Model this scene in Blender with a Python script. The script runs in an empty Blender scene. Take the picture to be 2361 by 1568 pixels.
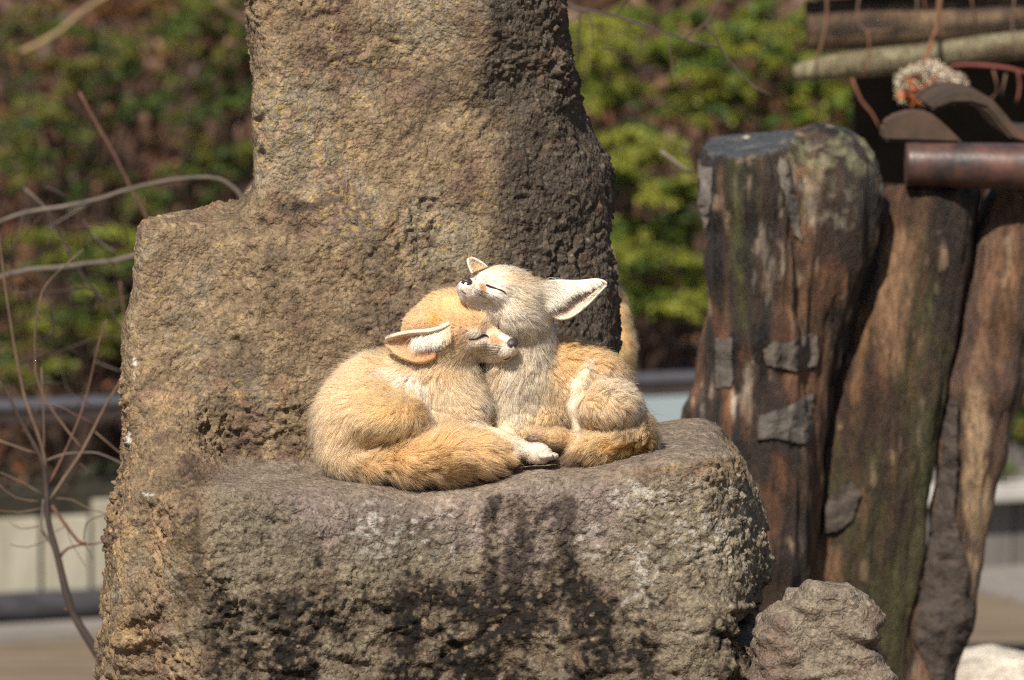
import bpy, bmesh, math, random
import numpy as np
from mathutils import Vector, Matrix, kdtree
from mathutils.bvhtree import BVHTree
from mathutils.geometry import delaunay_2d_cdt

# ------------------------------------------------------------------ camera, sky, sun, exposure
scene = bpy.context.scene
CAM = Vector((0.0, -6.0, 1.61)); PITCH = math.radians(5.0); LENS = 211.76
cam_data = bpy.data.cameras.new('camera'); cam = bpy.data.objects.new('camera', cam_data)
scene.collection.objects.link(cam); scene.camera = cam
cam.location = CAM; cam.rotation_euler = (math.radians(90) - PITCH, 0, 0)
cam_data.lens = LENS; cam_data.sensor_width = 36; cam_data.clip_end = 400; cam_data.clip_start = 0.1
cam_data.dof.use_dof = True; cam_data.dof.focus_distance = 5.99; cam_data.dof.aperture_fstop = 9.6

SUN_AZ, SUN_EL = math.radians(20), math.radians(47)      # to the left of and behind the camera
S_DIR = Vector((-math.sin(SUN_AZ) * math.cos(SUN_EL), -math.cos(SUN_AZ) * math.cos(SUN_EL), math.sin(SUN_EL)))
sun_data = bpy.data.lights.new('sun', 'SUN'); sun = bpy.data.objects.new('sun', sun_data)
scene.collection.objects.link(sun)
sun_data.energy = 4.9; sun_data.angle = math.radians(0.8); sun_data.color = (1.0, 0.93, 0.82)
sun.rotation_euler = S_DIR.to_track_quat('Z', 'Y').to_euler(); sun.location = (-3, -4, 6)
world = bpy.data.worlds.new('World'); scene.world = world; world.use_nodes = True
wn = world.node_tree; sky = wn.nodes.new('ShaderNodeTexSky'); sky.sky_type = 'NISHITA'
sky.sun_disc = False; sky.sun_elevation = SUN_EL; sky.sun_rotation = math.atan2(S_DIR.x, S_DIR.y)
wn.links.new(sky.outputs[0], wn.nodes['Background'].inputs[0]); wn.nodes['Background'].inputs[1].default_value = 0.066
scene.view_settings.view_transform = 'Standard'; scene.view_settings.look = 'None'
scene.view_settings.exposure = 0.50; scene.view_settings.gamma = 1.0; scene.view_settings.use_curve_mapping = False
scene.render.engine = 'CYCLES'
scene.cycles.max_bounces = 8; scene.cycles.diffuse_bounces = 4; scene.cycles.glossy_bounces = 4
scene.cycles.transmission_bounces = 6; scene.cycles.transparent_max_bounces = 8
scene.cycles.use_denoising = False; scene.cycles.filter_width = 1.2
scene.cycles_curves.shape = 'RIBBONS'; scene.cycles_curves.subdivisions = 2

# ------------------------------------------------------------------ measuring: photo positions to places in the world
S = 0.4337e-3                                   # metres per measured unit at the foxes' distance
FPX = 2361 * LENS / 36; CU, CV = 1180.5, 784.0
FW = np.array([0, math.cos(PITCH), -math.sin(PITCH)]); UPV = np.array([0, math.sin(PITCH), math.cos(PITCH)])
CAMN = np.array(CAM)
def W(u, v, Y=0.0):
    d = FW + np.array([1.0, 0, 0]) * (u - CU) / FPX + UPV * (CV - v) / FPX
    return CAMN + d * ((Y - CAMN[1]) / d[1])
def WP(p):                                       # (u, v, depth in the same units)
    return W(p[0], p[1], p[2] * S)
def UV(P):
    Q = P - CAMN; s = Q @ FW
    return np.stack([CU + Q[:, 0] / s * FPX, CV - (Q @ UPV) / s * FPX], 1)
def SC(Y): return S * (Y + 6.0) / 6.0            # unit size at depth Y

# ------------------------------------------------------------------ noise
_rs = np.random.RandomState(7)
_perm = np.concatenate([_rs.permutation(256)] * 3).astype(np.int32)
_grad = _rs.normal(size=(256, 3)); _grad /= np.linalg.norm(_grad, axis=1)[:, None]
_grad = _grad.astype(np.float32)
def noise(P, scale=1.0, off=0.0):
    P = np.asarray(P, np.float32) * np.float32(scale) + np.float32(off + 100.0)
    i = np.floor(P).astype(np.int32); f = P - i; i &= 255
    w = f * f * f * (f * (f * 6 - 15) + 10); out = np.zeros(len(P), np.float32)
    for dx in (0, 1):
        for dy in (0, 1):
            for dz in (0, 1):
                h = _perm[_perm[_perm[(i[:, 0] + dx) & 255] + ((i[:, 1] + dy) & 255)] + ((i[:, 2] + dz) & 255)]
                g = _grad[h]
                d = g[:, 0] * (f[:, 0] - dx) + g[:, 1] * (f[:, 1] - dy) + g[:, 2] * (f[:, 2] - dz)
                ww = (w[:, 0] if dx else 1 - w[:, 0]) * (w[:, 1] if dy else 1 - w[:, 1]) * (w[:, 2] if dz else 1 - w[:, 2])
                out += d * ww
    return out * 1.6
def fbm(P, scale, octs=4, off=0.0, gain=0.5):
    o = np.zeros(len(P), np.float32); a = 1.0; s = scale
    for k in range(octs):
        o += a * noise(P, s, off + 17.3 * k); a *= gain; s *= 2.03
    return o
def sstep(a, b, x):
    t = np.clip((x - a) / (b - a), 0, 1); return t * t * (3 - 2 * t)
def mixc(c, d, w):
    return c * (1 - w[:, None]) + np.asarray(d, np.float32) * w[:, None]

# ------------------------------------------------------------------ meshes
COL = scene.collection
def mesh_obj(name, V, F, mat=None, parent=None, cols=None, smooth=True, uvs=None):
    me = bpy.data.meshes.new(name)
    V = np.asarray(V, np.float32)
    if isinstance(F, np.ndarray):
        n = F.shape[1]
        me.vertices.add(len(V)); me.vertices.foreach_set('co', V.ravel())
        me.loops.add(F.size); me.loops.foreach_set('vertex_index', F.ravel().astype(np.int32))
        me.polygons.add(len(F)); me.polygons.foreach_set('loop_start', np.arange(0, F.size, n, dtype=np.int32))
        me.update(calc_edges=True); me.validate()
    else:
        me.from_pydata([tuple(v) for v in V.tolist()], [], F)
    if smooth: me.polygons.foreach_set('use_smooth', np.ones(len(me.polygons), bool))
    if cols is not None: set_cols(me, cols)
    if mat: me.materials.append(mat)
    o = bpy.data.objects.new(name, me); COL.objects.link(o)
    if parent: o.parent = parent
    return o
def set_cols(me, cols):
    a = me.attributes.get('col') or me.attributes.new('col', 'FLOAT_COLOR', 'POINT')
    c = np.ones((len(me.vertices), 4), np.float32); c[:, :3] = np.clip(cols, 0.002, 0.95); a.data.foreach_set('color', c.ravel())
def get_vn(me):
    n = len(me.vertices); V = np.zeros(n * 3, np.float32); me.vertices.foreach_get('co', V)
    N = np.zeros(n * 3, np.float32); me.vertex_normals.foreach_get('vector', N)
    return V.reshape(-1, 3), N.reshape(-1, 3)
def get_quads(me):
    F = np.zeros(len(me.loops), np.int32); me.loops.foreach_get('vertex_index', F); return F.reshape(-1, 4)
def tag(o, label=None, cat=None, group=None, kind=None):
    if label: o['label'] = label
    if cat: o['category'] = cat
    if group: o['group'] = group
    if kind: o['kind'] = kind
    return o
def empty(name, loc=(0, 0, 0)):
    o = bpy.data.objects.new(name, None); COL.objects.link(o); o.empty_display_size = 0.05
    return o
def subdivide(V, F, levels):
    """Catmull-Clark on quads, borders kept"""
    V = np.asarray(V, np.float64); F = np.asarray(F, np.int64)
    for _ in range(levels):
        nv, nf = len(V), len(F); E = np.stack([F, np.roll(F, -1, 1)], -1).reshape(-1, 2); Es = np.sort(E, 1)
        key = Es[:, 0] * nv + Es[:, 1]; uk, inv = np.unique(key, return_inverse=True); ne = len(uk); e0, e1 = uk // nv, uk % nv
        fp = V[F].mean(1); cnt = np.bincount(inv, minlength=ne); fi = np.repeat(np.arange(nf), 4)
        def acc(idx, val, n): return np.stack([np.bincount(idx, val[:, k], n) for k in range(3)], 1)
        mid = (V[e0] + V[e1]) / 2; fs = acc(inv, fp[fi], ne); bd = cnt < 2
        ep = np.where(bd[:, None], mid, (V[e0] + V[e1] + 2 * fs / np.maximum(cnt, 1)[:, None]) / 4)
        val = np.maximum(np.bincount(F.ravel(), minlength=nv), 1)[:, None]; Q = acc(F.ravel(), fp[fi], nv) / val
        ev = np.maximum(np.bincount(np.concatenate([e0, e1]), minlength=nv), 1)[:, None]; R = acc(np.concatenate([e0, e1]), np.concatenate([mid, mid]), nv) / ev
        vp = (Q + 2 * R + (val - 3) * V) / val
        if bd.any():
            b0, b1 = e0[bd], e1[bd]; bs = acc(np.concatenate([b0, b1]), np.concatenate([mid[bd], mid[bd]]), nv); bc = np.bincount(np.concatenate([b0, b1]), minlength=nv)
            on = bc > 0; vp[on] = (bs[on] / bc[on][:, None] + V[on]) / 2
        ei = inv.reshape(nf, 4) + nv; fc = (np.arange(nf) + nv + ne)
        F = np.concatenate([np.stack([F[:, k], ei[:, k], fc, ei[:, k - 1]], 1) for k in range(4)]); V = np.concatenate([vp, ep, fp])
    return V.astype(np.float32), F.astype(np.int32)
def normals_of(V, F):
    a = V[F[:, 2]] - V[F[:, 0]]; b = V[F[:, 3]] - V[F[:, 1]]; n = np.cross(a, b)
    N = np.zeros_like(V)
    for k in range(4): np.add.at(N, F[:, k], n)
    return N / np.maximum(np.linalg.norm(N, axis=1), 1e-12)[:, None]
def nets(fn, lo, hi, h):
    """surface nets: mesh of the zero level of fn inside the box"""
    lo = np.asarray(lo, float); hi = np.asarray(hi, float)
    n = np.ceil((hi - lo) / h).astype(int) + 1
    ax = [lo[k] + h * np.arange(n[k]) for k in range(3)]
    G = np.stack(np.meshgrid(*ax, indexing='ij'), -1)
    D = fn(G.reshape(-1, 3)).reshape(n).astype(np.float32)
    D[0] = np.maximum(D[0], h * .5); D[-1] = np.maximum(D[-1], h * .5); D[:, 0] = np.maximum(D[:, 0], h * .5); D[:, -1] = np.maximum(D[:, -1], h * .5)
    D[:, :, 0] = np.maximum(D[:, :, 0], h * .5); D[:, :, -1] = np.maximum(D[:, :, -1], h * .5)
    c = [n[0] - 1, n[1] - 1, n[2] - 1]
    acc = np.zeros((*c, 3), np.float32); cnt = np.zeros(c, np.float32)
    def corner(i, j, k): return D[i:i + c[0], j:j + c[1], k:k + c[2]]
    for axis in range(3):
        for a in (0, 1):
            for b in (0, 1):
                p = [0, 0, 0]; q = [0, 0, 0]; o2 = [k for k in range(3) if k != axis]
                p[o2[0]] = q[o2[0]] = a; p[o2[1]] = q[o2[1]] = b; q[axis] = 1
                d0, d1 = corner(*p), corner(*q); cr = (d0 < 0) != (d1 < 0)
                t = np.where(cr, d0 / np.where(cr, d0 - d1, 1), 0)
                for k in range(3):
                    acc[..., k] += np.where(cr, p[k] + (t if k == axis else 0), 0)
                cnt += cr
    m = cnt > 0; idx = -np.ones(c, np.int64); idx[m] = np.arange(m.sum())
    ijk = np.argwhere(m); V = (ijk + acc[m] / cnt[m][:, None]) * h + lo
    ins = D < 0; quads = []
    for axis in range(3):
        o2 = [(axis + 1) % 3, (axis + 2) % 3]
        sl0 = [slice(None)] * 3; sl1 = [slice(None)] * 3; sl0[axis] = slice(0, -1); sl1[axis] = slice(1, None)
        for k in o2: sl0[k] = slice(1, -1); sl1[k] = slice(1, -1)
        s0, s1 = ins[tuple(sl0)], ins[tuple(sl1)]; e = np.argwhere(s0 != s1)
        if not len(e): continue
        flip = s0[tuple(e.T)]
        base = e.copy()
        for k in o2: base[:, k] += 1
        def cell(da, db):
            q = base.copy(); q[:, o2[0]] += da; q[:, o2[1]] += db; return idx[tuple(q.T)]
        q = np.stack([cell(-1, -1), cell(0, -1), cell(0, 0), cell(-1, 0)], 1)
        q[~flip] = q[~flip][:, ::-1]; quads.append(q)
    return V.astype(np.float32), np.concatenate(quads).astype(np.int32)
def smin(a, b, k):
    h = np.clip(0.5 + 0.5 * (b - a) / k, 0, 1); return b * (1 - h) + a * h - k * h * (1 - h)
def smax(a, b, k): return -smin(-a, -b, k)
def sd_poly(P, x, z):
    P = np.asarray(P, float); d = np.full(x.shape, 1e9); s = np.ones(x.shape)
    for i in range(len(P)):
        a, b = P[i], P[i - 1]; ex, ez = b - a; wx, wz = x - a[0], z - a[1]
        t = np.clip((wx * ex + wz * ez) / (ex * ex + ez * ez), 0, 1)
        d = np.minimum(d, (wx - ex * t) ** 2 + (wz - ez * t) ** 2)
        c1 = z >= a[1]; c2 = z < b[1]; c3 = ex * wz > ez * wx
        s = np.where((c1 & c2 & c3) | (~c1 & ~c2 & ~c3), -s, s)
    return s * np.sqrt(d)
def capsule(P, a, r1, b, r2):
    a = np.asarray(a); ab = np.asarray(b) - a; t = np.clip(((P - a) @ ab) / (ab @ ab), 0, 1)
    return np.linalg.norm(P - (a + t[:, None] * ab), axis=1) - (r1 + (r2 - r1) * t)
def chain(P, pts, k):
    d = None
    for (a, r1), (b, r2) in zip(pts[:-1], pts[1:]):
        c = capsule(P, a, r1, b, r2); d = c if d is None else smin(d, c, k)
    return d
def ellipsoid(P, c, r, R=None):
    Q = P - np.asarray(c)
    if R is not None: Q = Q @ R
    r = np.asarray(r); k0 = np.linalg.norm(Q / r, axis=1); k1 = np.linalg.norm(Q / (r * r), axis=1)
    return k0 * (k0 - 1) / np.maximum(k1, 1e-9)
def poly_uv(pts, Y): return np.array([W(u, v, Y)[[0, 2]] for u, v in pts])
def tube(pts, rad, n=8, cap=True):
    """V, F of a round tube along points"""
    P = [Vector(p) for p in pts]; V = []; F = []; up = Vector((0.13, 0.31, 0.94))
    for i, p in enumerate(P):
        t = (P[min(i + 1, len(P) - 1)] - P[max(i - 1, 0)]).normalized()
        a = t.cross(up); a = a.normalized() if a.length > 1e-4 else Vector((1, 0, 0)); b = a.cross(t)
        r = rad[i] if hasattr(rad, '__len__') else rad
        for k in range(n):
            th = 2 * math.pi * k / n; V.append(p + (a * math.cos(th) + b * math.sin(th)) * r)
    for i in range(len(P) - 1):
        for k in range(n):
            F.append((i * n + k, i * n + (k + 1) % n, (i + 1) * n + (k + 1) % n, (i + 1) * n + k))
    if cap: F.append(tuple(range(n))[::-1]); F.append(tuple(range((len(P) - 1) * n, len(P) * n)))
    return np.array([tuple(v) for v in V], np.float32), F
def resample(pts, step):
    P = [np.asarray(p, float) for p in pts]; out = []
    for i in range(len(P) - 1):                       # Catmull-Rom
        p0 = P[max(i - 1, 0)]; p1 = P[i]; p2 = P[i + 1]; p3 = P[min(i + 2, len(P) - 1)]
        n = max(2, int(np.linalg.norm(p2[:3] - p1[:3]) / step))
        for k in range(n):
            t = k / n
            out.append(0.5 * (2 * p1 + (p2 - p0) * t + (2 * p0 - 5 * p1 + 4 * p2 - p3) * t * t + (3 * p1 - p0 - 3 * p2 + p3) * t ** 3))
    out.append(P[-1]); return np.array(out)
def bm_box(size, bevel=0.0):
    bm = bmesh.new(); bmesh.ops.create_cube(bm, size=1.0)
    for v in bm.verts: v.co = Vector((v.co.x * size[0], v.co.y * size[1], v.co.z * size[2]))
    if bevel: bmesh.ops.bevel(bm, geom=bm.edges[:], offset=bevel, segments=2, affect='EDGES', profile=0.6)
    return bm
def bm_obj(name, bm, mat, parent=None, smooth=False):
    me = bpy.data.meshes.new(name); bm.to_mesh(me); bm.free(); me.materials.append(mat)
    if smooth: me.polygons.foreach_set('use_smooth', np.ones(len(me.polygons), bool))
    o = bpy.data.objects.new(name, me); COL.objects.link(o)
    if parent: o.parent = parent
    return o
def as_bvh(o):
    me = o.data; return BVHTree.FromPolygons([v.co.copy() for v in me.vertices], [tuple(p.vertices) for p in me.polygons])

# ------------------------------------------------------------------ materials
def nodes(name):
    m = bpy.data.materials.new(name); m.use_nodes = True; nt = m.node_tree
    return m, nt, nt.nodes['Principled BSDF']
def N(nt, t, **kw):
    n = nt.nodes.new(t)
    for k, v in kw.items():
        if k in n.inputs: n.inputs[k].default_value = v
        else: setattr(n, k, v)
    return n
def vcol_mat(name, rough=0.85, nscale=60, namp=0.25, bscale=200, bstr=0.3, bdist=0.002, stretch=None, spec=0.3):
    """colour from the mesh, broken up by fine grain, with fine relief"""
    m, nt, b = nodes(name); L = nt.links.new
    at = N(nt, 'ShaderNodeAttribute', attribute_name='col'); tc = N(nt, 'ShaderNodeTexCoord')
    src = tc.outputs['Object']
    if stretch:
        mp = N(nt, 'ShaderNodeMapping'); mp.inputs['Scale'].default_value = stretch; L(src, mp.inputs[0]); src = mp.outputs[0]
    n1 = N(nt, 'ShaderNodeTexNoise', Scale=nscale, Detail=6.0, Roughness=0.65); L(src, n1.inputs['Vector'])
    mr = N(nt, 'ShaderNodeMapRange'); mr.inputs[1].default_value = 0.25; mr.inputs[2].default_value = 0.75
    mr.inputs[3].default_value = 1 - namp; mr.inputs[4].default_value = 1 + namp; L(n1.outputs[0], mr.inputs[0])
    mx = N(nt, 'ShaderNodeVectorMath', operation='SCALE'); L(at.outputs['Color'], mx.inputs[0]); L(mr.outputs[0], mx.inputs['Scale'])
    L(mx.outputs[0], b.inputs['Base Color']); b.inputs['Roughness'].default_value = rough
    b.inputs['Specular IOR Level'].default_value = spec
    n2 = N(nt, 'ShaderNodeTexNoise', Scale=bscale, Detail=5.0, Roughness=0.7); L(src, n2.inputs['Vector'])
    bp = N(nt, 'ShaderNodeBump', Strength=bstr, Distance=bdist); L(n2.outputs[0], bp.inputs['Height']); L(bp.outputs[0], b.inputs['Normal'])
    return m
def flat_mat(name, col, rough=0.7, nscale=30, namp=0.2, bstr=0.2, spec=0.3, metal=0.0, stretch=None, col2=None):
    m, nt, b = nodes(name); L = nt.links.new; tc = N(nt, 'ShaderNodeTexCoord'); src = tc.outputs['Object']
    if stretch:
        mp = N(nt, 'ShaderNodeMapping'); mp.inputs['Scale'].default_value = stretch; L(src, mp.inputs[0]); src = mp.outputs[0]
    n1 = N(nt, 'ShaderNodeTexNoise', Scale=nscale, Detail=6.0, Roughness=0.65); L(src, n1.inputs['Vector'])
    cr = N(nt, 'ShaderNodeValToRGB'); e = cr.color_ramp.elements
    c2 = col2 or tuple(min(1, c * (1 + namp)) for c in col)
    e[0].position = 0.32; e[1].position = 0.68; e[0].color = (*[c * (1 - namp) for c in col], 1); e[1].color = (*c2, 1)
    L(n1.outputs[0], cr.inputs[0]); L(cr.outputs[0], b.inputs['Base Color'])
    b.inputs['Roughness'].default_value = rough; b.inputs['Specular IOR Level'].default_value = spec; b.inputs['Metallic'].default_value = metal
    bp = N(nt, 'ShaderNodeBump', Strength=bstr, Distance=0.003); L(n1.outputs[0], bp.inputs['Height']); L(bp.outputs[0], b.inputs['Normal'])
    return m

# ------------------------------------------------------------------ ground and hill behind the enclosure
M_GROUND = flat_mat('trodden_ground', (0.13, 0.095, 0.06), 0.95, 6, 0.3, 0.5, stretch=(0.6, 3.0, 1.0), col2=(0.20, 0.15, 0.10))
bm = bmesh.new(); bmesh.ops.create_grid(bm, x_segments=60, y_segments=60, size=60.0)
for v in bm.verts: v.co.y += 20
g = bm_obj('ground', bm, M_GROUND, smooth=True); tag(g, kind='structure')

M_LITTER = flat_mat('leaf_litter_soil', (0.040, 0.024, 0.017), 0.95, 14, 0.5, 0.9, col2=(0.11, 0.06, 0.036))
def hill_z(x, y):
    t = np.clip((y - 7.9) / 7.0, 0, 3.0); return 2.9 * t
nx, ny = 120, 70
xs = np.linspace(-9, 9, nx); ys = 7.7 + 24 * np.linspace(0, 1, ny) ** 2
X, Yg = np.meshgrid(xs, ys, indexing='ij'); P = np.stack([X.ravel(), Yg.ravel(), np.zeros(X.size)], 1)
P[:, 2] = hill_z(P[:, 0], P[:, 1]) - 0.03 + 0.10 * fbm(P, 1.3, 3) * sstep(7.8, 8.6, P[:, 1]) + 0.03 * fbm(P, 7, 2) * sstep(7.8, 8.6, P[:, 1])
I = np.arange(nx * ny).reshape(nx, ny)
F = np.stack([I[:-1, :-1], I[1:, :-1], I[1:, 1:], I[:-1, 1:]], -1).reshape(-1, 4)
hill = mesh_obj('hill', P, F, M_LITTER); tag(hill, kind='structure')

# ------------------------------------------------------------------ the rock the foxes lie on
def rock_mat():
    m = vcol_mat('rough_artificial_rock', 0.93, 230, 0.62, 480, 0.85, 0.0026, spec=0.2); nt = m.node_tree; L = nt.links.new
    bp = [n for n in nt.nodes if n.type == 'BUMP'][0]; tc = [n for n in nt.nodes if n.type == 'TEX_COORD'][0]; b = nt.nodes['Principled BSDF']
    wn_ = N(nt, 'ShaderNodeTexNoise', Scale=90.0, Detail=3.0); L(tc.outputs['Object'], wn_.inputs['Vector'])
    va = N(nt, 'ShaderNodeVectorMath', operation='MULTIPLY_ADD'); va.inputs[1].default_value = (.008,) * 3; L(wn_.outputs['Color'], va.inputs[0]); L(tc.outputs['Object'], va.inputs[2])
    prev = bp.outputs[0]
    for sc_, st_, di in ((100.0, 0.55, .0050), (280.0, 0.65, .0024)):          # clods with cracks between them
        vo = N(nt, 'ShaderNodeTexVoronoi', Scale=sc_); L(va.outputs[0], vo.inputs['Vector']); iv = N(nt, 'ShaderNodeMath', operation='MULTIPLY'); iv.inputs[1].default_value = -1.0
        L(vo.outputs['Distance'], iv.inputs[0]); b2 = N(nt, 'ShaderNodeBump', Strength=st_, Distance=di); L(iv.outputs[0], b2.inputs['Height']); L(prev, b2.inputs['Normal']); prev = b2.outputs[0]
    L(prev, b.inputs['Normal']); return m
M_ROCK = rock_mat()
PIL_Y, LED_Y = 0.26, 0.02
pillar_poly = poly_uv([(585, -400), (592, 0), (603, 130), (605, 250), (600, 380), (590, 440), (560, 520), (540, 1300), (1400, 1300), (1409, 830), (1413, 780),
                       (1410, 700), (1407, 600), (1403, 470), (1395, 400), (1360, 320), (1340, 260), (1320, 130), (1308, 0), (1300, -400)], PIL_Y)
should_poly = poly_uv([(334, 512), (470, 499), (545, 492), (585, 470), (640, 430), (900, 500), (900, 1800), (250, 1800), (258, 1568), (266, 1330), (278, 1180), (290, 1000),
                       (300, 830), (311, 700), (322, 560)], 0.18)
column_poly = poly_uv([(302, 780), (380, 830), (450, 960), (500, 1090), (480, 1300), (455, 1900), (240, 1900), (270, 1568), (276, 1330), (284, 1180), (297, 1040)], 0.05)
ledge_top = [(380, 1128), (470, 1112), (560, 1106), (800, 1104), (950, 1097), (1100, 1084), (1250, 1064), (1350, 1054), (1500, 1037), (1580, 1026), (1640, 1024), (1682, 1040),
             (1706, 1075), (1737, 1130), (1757, 1200), (1766, 1290), (1752, 1350), (1738, 1400), (1750, 1500), (1757, 1900), (380, 1900)]
ledge_poly = poly_uv(ledge_top, LED_Y)
xL = lambda u: W(u, 1100, 0)[0]
def rock_sdf(P):
    x, y, z = P[:, 0], P[:, 1], P[:, 2]
    big = 0.010 * noise(P, 6, 3) + 0.007 * noise(P, 14, 9)
    # upright slab: front face, turned away on its right-hand third
    zc = (1.43 - z) / (1.43 - 0.95)                        # 0 at the top of the picture, 1 at the ledge
    xf = W(1150, 0, .14)[0] + (W(1268, 800, .14)[0] - W(1150, 0, .14)[0]) * np.clip(zc, 0, 1) ** 1.3
    t = (x - xf) / 0.022; soft = 0.022 * np.logaddexp(0, t)
    yf = 0.135 + 1.05 * soft + 0.02 * np.sin(x * 9 + z * 6) - 0.035 * sstep(1.25, 0.95, z)
    d = smax(sd_poly(pillar_poly, x, z), (yf - y) * 0.72, 0.035); d = smax(d, y - 0.42, 0.05)
    yf2 = 0.125 - 0.05 * sstep(1.18, 0.92, z) + 0.25 * np.clip((W(345, 800, .1)[0] - x) / 0.1, 0, 1) ** 2
    s = smax(sd_poly(should_poly, x, z), (yf2 - y), 0.022); s = smax(s, y - 0.36, 0.05); d = smin(d, s, 0.02)
    c = smax(sd_poly(column_poly, x, z), 0.115 - 0.155 * sstep(1.07, 0.925, z) + 0.012 * np.sin(z * 22) - y, 0.05); c = smax(c, y - 0.3, 0.05); d = smin(d, c, 0.035)
    q = np.abs((x - xL(1030)) / (xL(1770) - xL(1030))); zb = sstep(1.0, 0.74, z)
    yl = -0.106 + 0.10 * np.minimum(q, 1.3) ** 10 + 0.016 * zb * np.sin(x * 13 + 1.5) - 0.02 * zb
    l = smax(sd_poly(ledge_poly, x, z), yl - y, 0.030); l = smax(l, y - 0.34, 0.05); d = smin(d, l, 0.03)
    notch = ellipsoid(P, W(1700, 1445, -0.03), (0.035, 0.07, 0.012)); d = smax(d, -notch, 0.012)
    for (u, v, a, b, dy) in ((640, 1425, .010, .014, -.09), (840, 60, .010, .012, .12)):
        d = smax(d, -ellipsoid(P, W(u, v, dy), (a, 0.022, b)), 0.01)
    return d + big - 0.006 * np.abs(noise(P, 22, 31)) * sstep(1.0, .85, z)
lo = (W(200, 800, .1)[0], -0.19, 0.66); hi = (W(1800, 800, .1)[0], 0.45, 1.56)
V, F = nets(rock_sdf, lo, hi, 0.0082)
V, F = subdivide(V, F, 2)
Nn = normals_of(V, F)
uv = UV(V); u, v = uv[:, 0], uv[:, 1]
led = sstep(0.55, 0.85, Nn[:, 2]) * (V[:, 2] < 1.04) * (V[:, 1] > -0.10) * sstep(470, 560, u)     # worn smooth top of the seat
worn = np.maximum(led, 0.75 * sstep(1330, 1180, v) * (v > 1060) * sstep(560, 700, u) * sstep(1500, 1400, u) * sstep(-0.2, 0.25, fbm(V, 16, 2, 5) + 0.1))
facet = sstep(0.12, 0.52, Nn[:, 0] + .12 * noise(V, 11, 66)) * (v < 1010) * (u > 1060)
b1 = np.abs(noise(V, 26, 1)); b2 = np.abs(noise(V, 60, 2)); b3 = noise(V, 130, 4); b4 = noise(V, 260, 6)
cl = np.clip(1.25 * b2, 0, 0.6)
rg = np.clip(.8 + 1.1 * noise(V, 5, 88), .35, 1.7)
Wv = V + .012 * np.stack([noise(V, 30, 1), noise(V, 30, 2), noise(V, 30, 3)], 1)
crk = sstep(.055, .0, np.abs(noise(Wv * np.array([1, 1, 1.5], np.float32), 9, 51))) * sstep(.0, .3, noise(V, 7, 52)) + .7 * sstep(.07, .0, np.abs(noise(Wv, 21, 53))) * sstep(.1, .4, noise(V, 10, 54))
rg2 = np.clip(.7 + 1.6 * noise(V, 15, 89), .2, 2.0)
disp = 0.0050 * (b1 - 0.25) + rg * rg2 * (0.0058 * (cl - 0.25) + 0.0046 * (np.abs(b3) - .25) * (0.7 + b1)) + rg * .0034 * (np.abs(b4) - .25) - .0022 * crk
pit = sstep(0.30, 0.62, noise(V, 45, 12)) * sstep(-0.1, 0.35, noise(V, 9, 13)); disp -= 0.006 * pit
lay = sstep(1290, 1450, v) * (np.abs(noise(V * np.array([1, 1, 2.4], np.float32), 20, 21)) + .5 * np.abs(noise(V * np.array([1, 1, 1.6], np.float32), 44, 22)) - .3); disp += 0.011 * lay
disp *= (1 - 0.72 * worn); disp += 0.5 * facet * (0.004 * b3 * b2 * 2)
V = V + Nn * disp[:, None]
# colours of the stone itself: crusts, stains, lichens, plus painted recess shade
nA, nB, nC, nD = fbm(V, 7, 4, 30), fbm(V, 13, 4, 40), fbm(V, 34, 3, 50), fbm(V, 95, 2, 60)
c = np.tile(np.array([0.300, 0.222, 0.135], np.float32), (len(V), 1))
c = mixc(c, (0.29, 0.245, 0.172), sstep(0.0, 0.45, nA))
c = mixc(c, (0.225, 0.150, 0.106), sstep(0.05, 0.5, -nB) * 0.8)
c = mixc(c, (0.36, 0.275, 0.165), sstep(0.2, 0.6, nC) * 0.6)
c = mixc(c, (0.16, 0.127, 0.09), sstep(0.15, 0.55, fbm(V, 11, 3, 77)) * 0.65)
c = mixc(c, (0.46, 0.34, 0.11), sstep(0.40, 0.66, noise(V, 150, 60) + 0.3 * nA + 0.15 * nC) * 0.6 * (v < 1320))
c = mixc(c, (0.33, 0.20, 0.115), sstep(0.5, 0.8, fbm(V, 22, 3, 81)) * (v < 1200) * 0.5)
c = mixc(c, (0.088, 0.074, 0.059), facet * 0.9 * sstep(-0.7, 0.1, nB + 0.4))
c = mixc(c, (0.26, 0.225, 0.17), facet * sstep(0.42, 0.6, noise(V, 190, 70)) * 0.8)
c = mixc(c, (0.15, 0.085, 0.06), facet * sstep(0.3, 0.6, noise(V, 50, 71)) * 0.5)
face = sstep(1075, 1140, v) * sstep(430, 520, u)                                                     # front of the seat
zs_ = np.array([1, 1, .28], np.float32); nS = fbm(V * zs_, 24, 4, 93); nT = fbm(V * np.array([1, 1, .5], np.float32), 15, 4, 91)
nE = noise(V, 210, 98)
c = mixc(c, (0.265, 0.230, 0.165), face * 0.85)
c = mixc(c, (0.275, 0.228, 0.196), face * sstep(1330, 1180, v) * sstep(580, 760, u) * sstep(1480, 1380, u) * .8)
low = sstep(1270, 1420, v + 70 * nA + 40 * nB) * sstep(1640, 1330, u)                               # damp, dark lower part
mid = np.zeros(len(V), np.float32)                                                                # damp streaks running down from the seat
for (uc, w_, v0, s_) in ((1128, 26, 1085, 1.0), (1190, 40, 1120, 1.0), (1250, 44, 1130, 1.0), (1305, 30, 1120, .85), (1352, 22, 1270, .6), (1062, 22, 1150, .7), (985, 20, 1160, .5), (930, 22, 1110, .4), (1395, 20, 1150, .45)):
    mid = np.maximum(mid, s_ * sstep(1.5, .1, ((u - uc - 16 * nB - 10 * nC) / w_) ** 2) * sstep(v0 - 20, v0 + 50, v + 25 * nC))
dk = np.maximum(.80 * low, np.maximum(.76 * mid, .5 * sstep(1180, 1500, v)))
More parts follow.
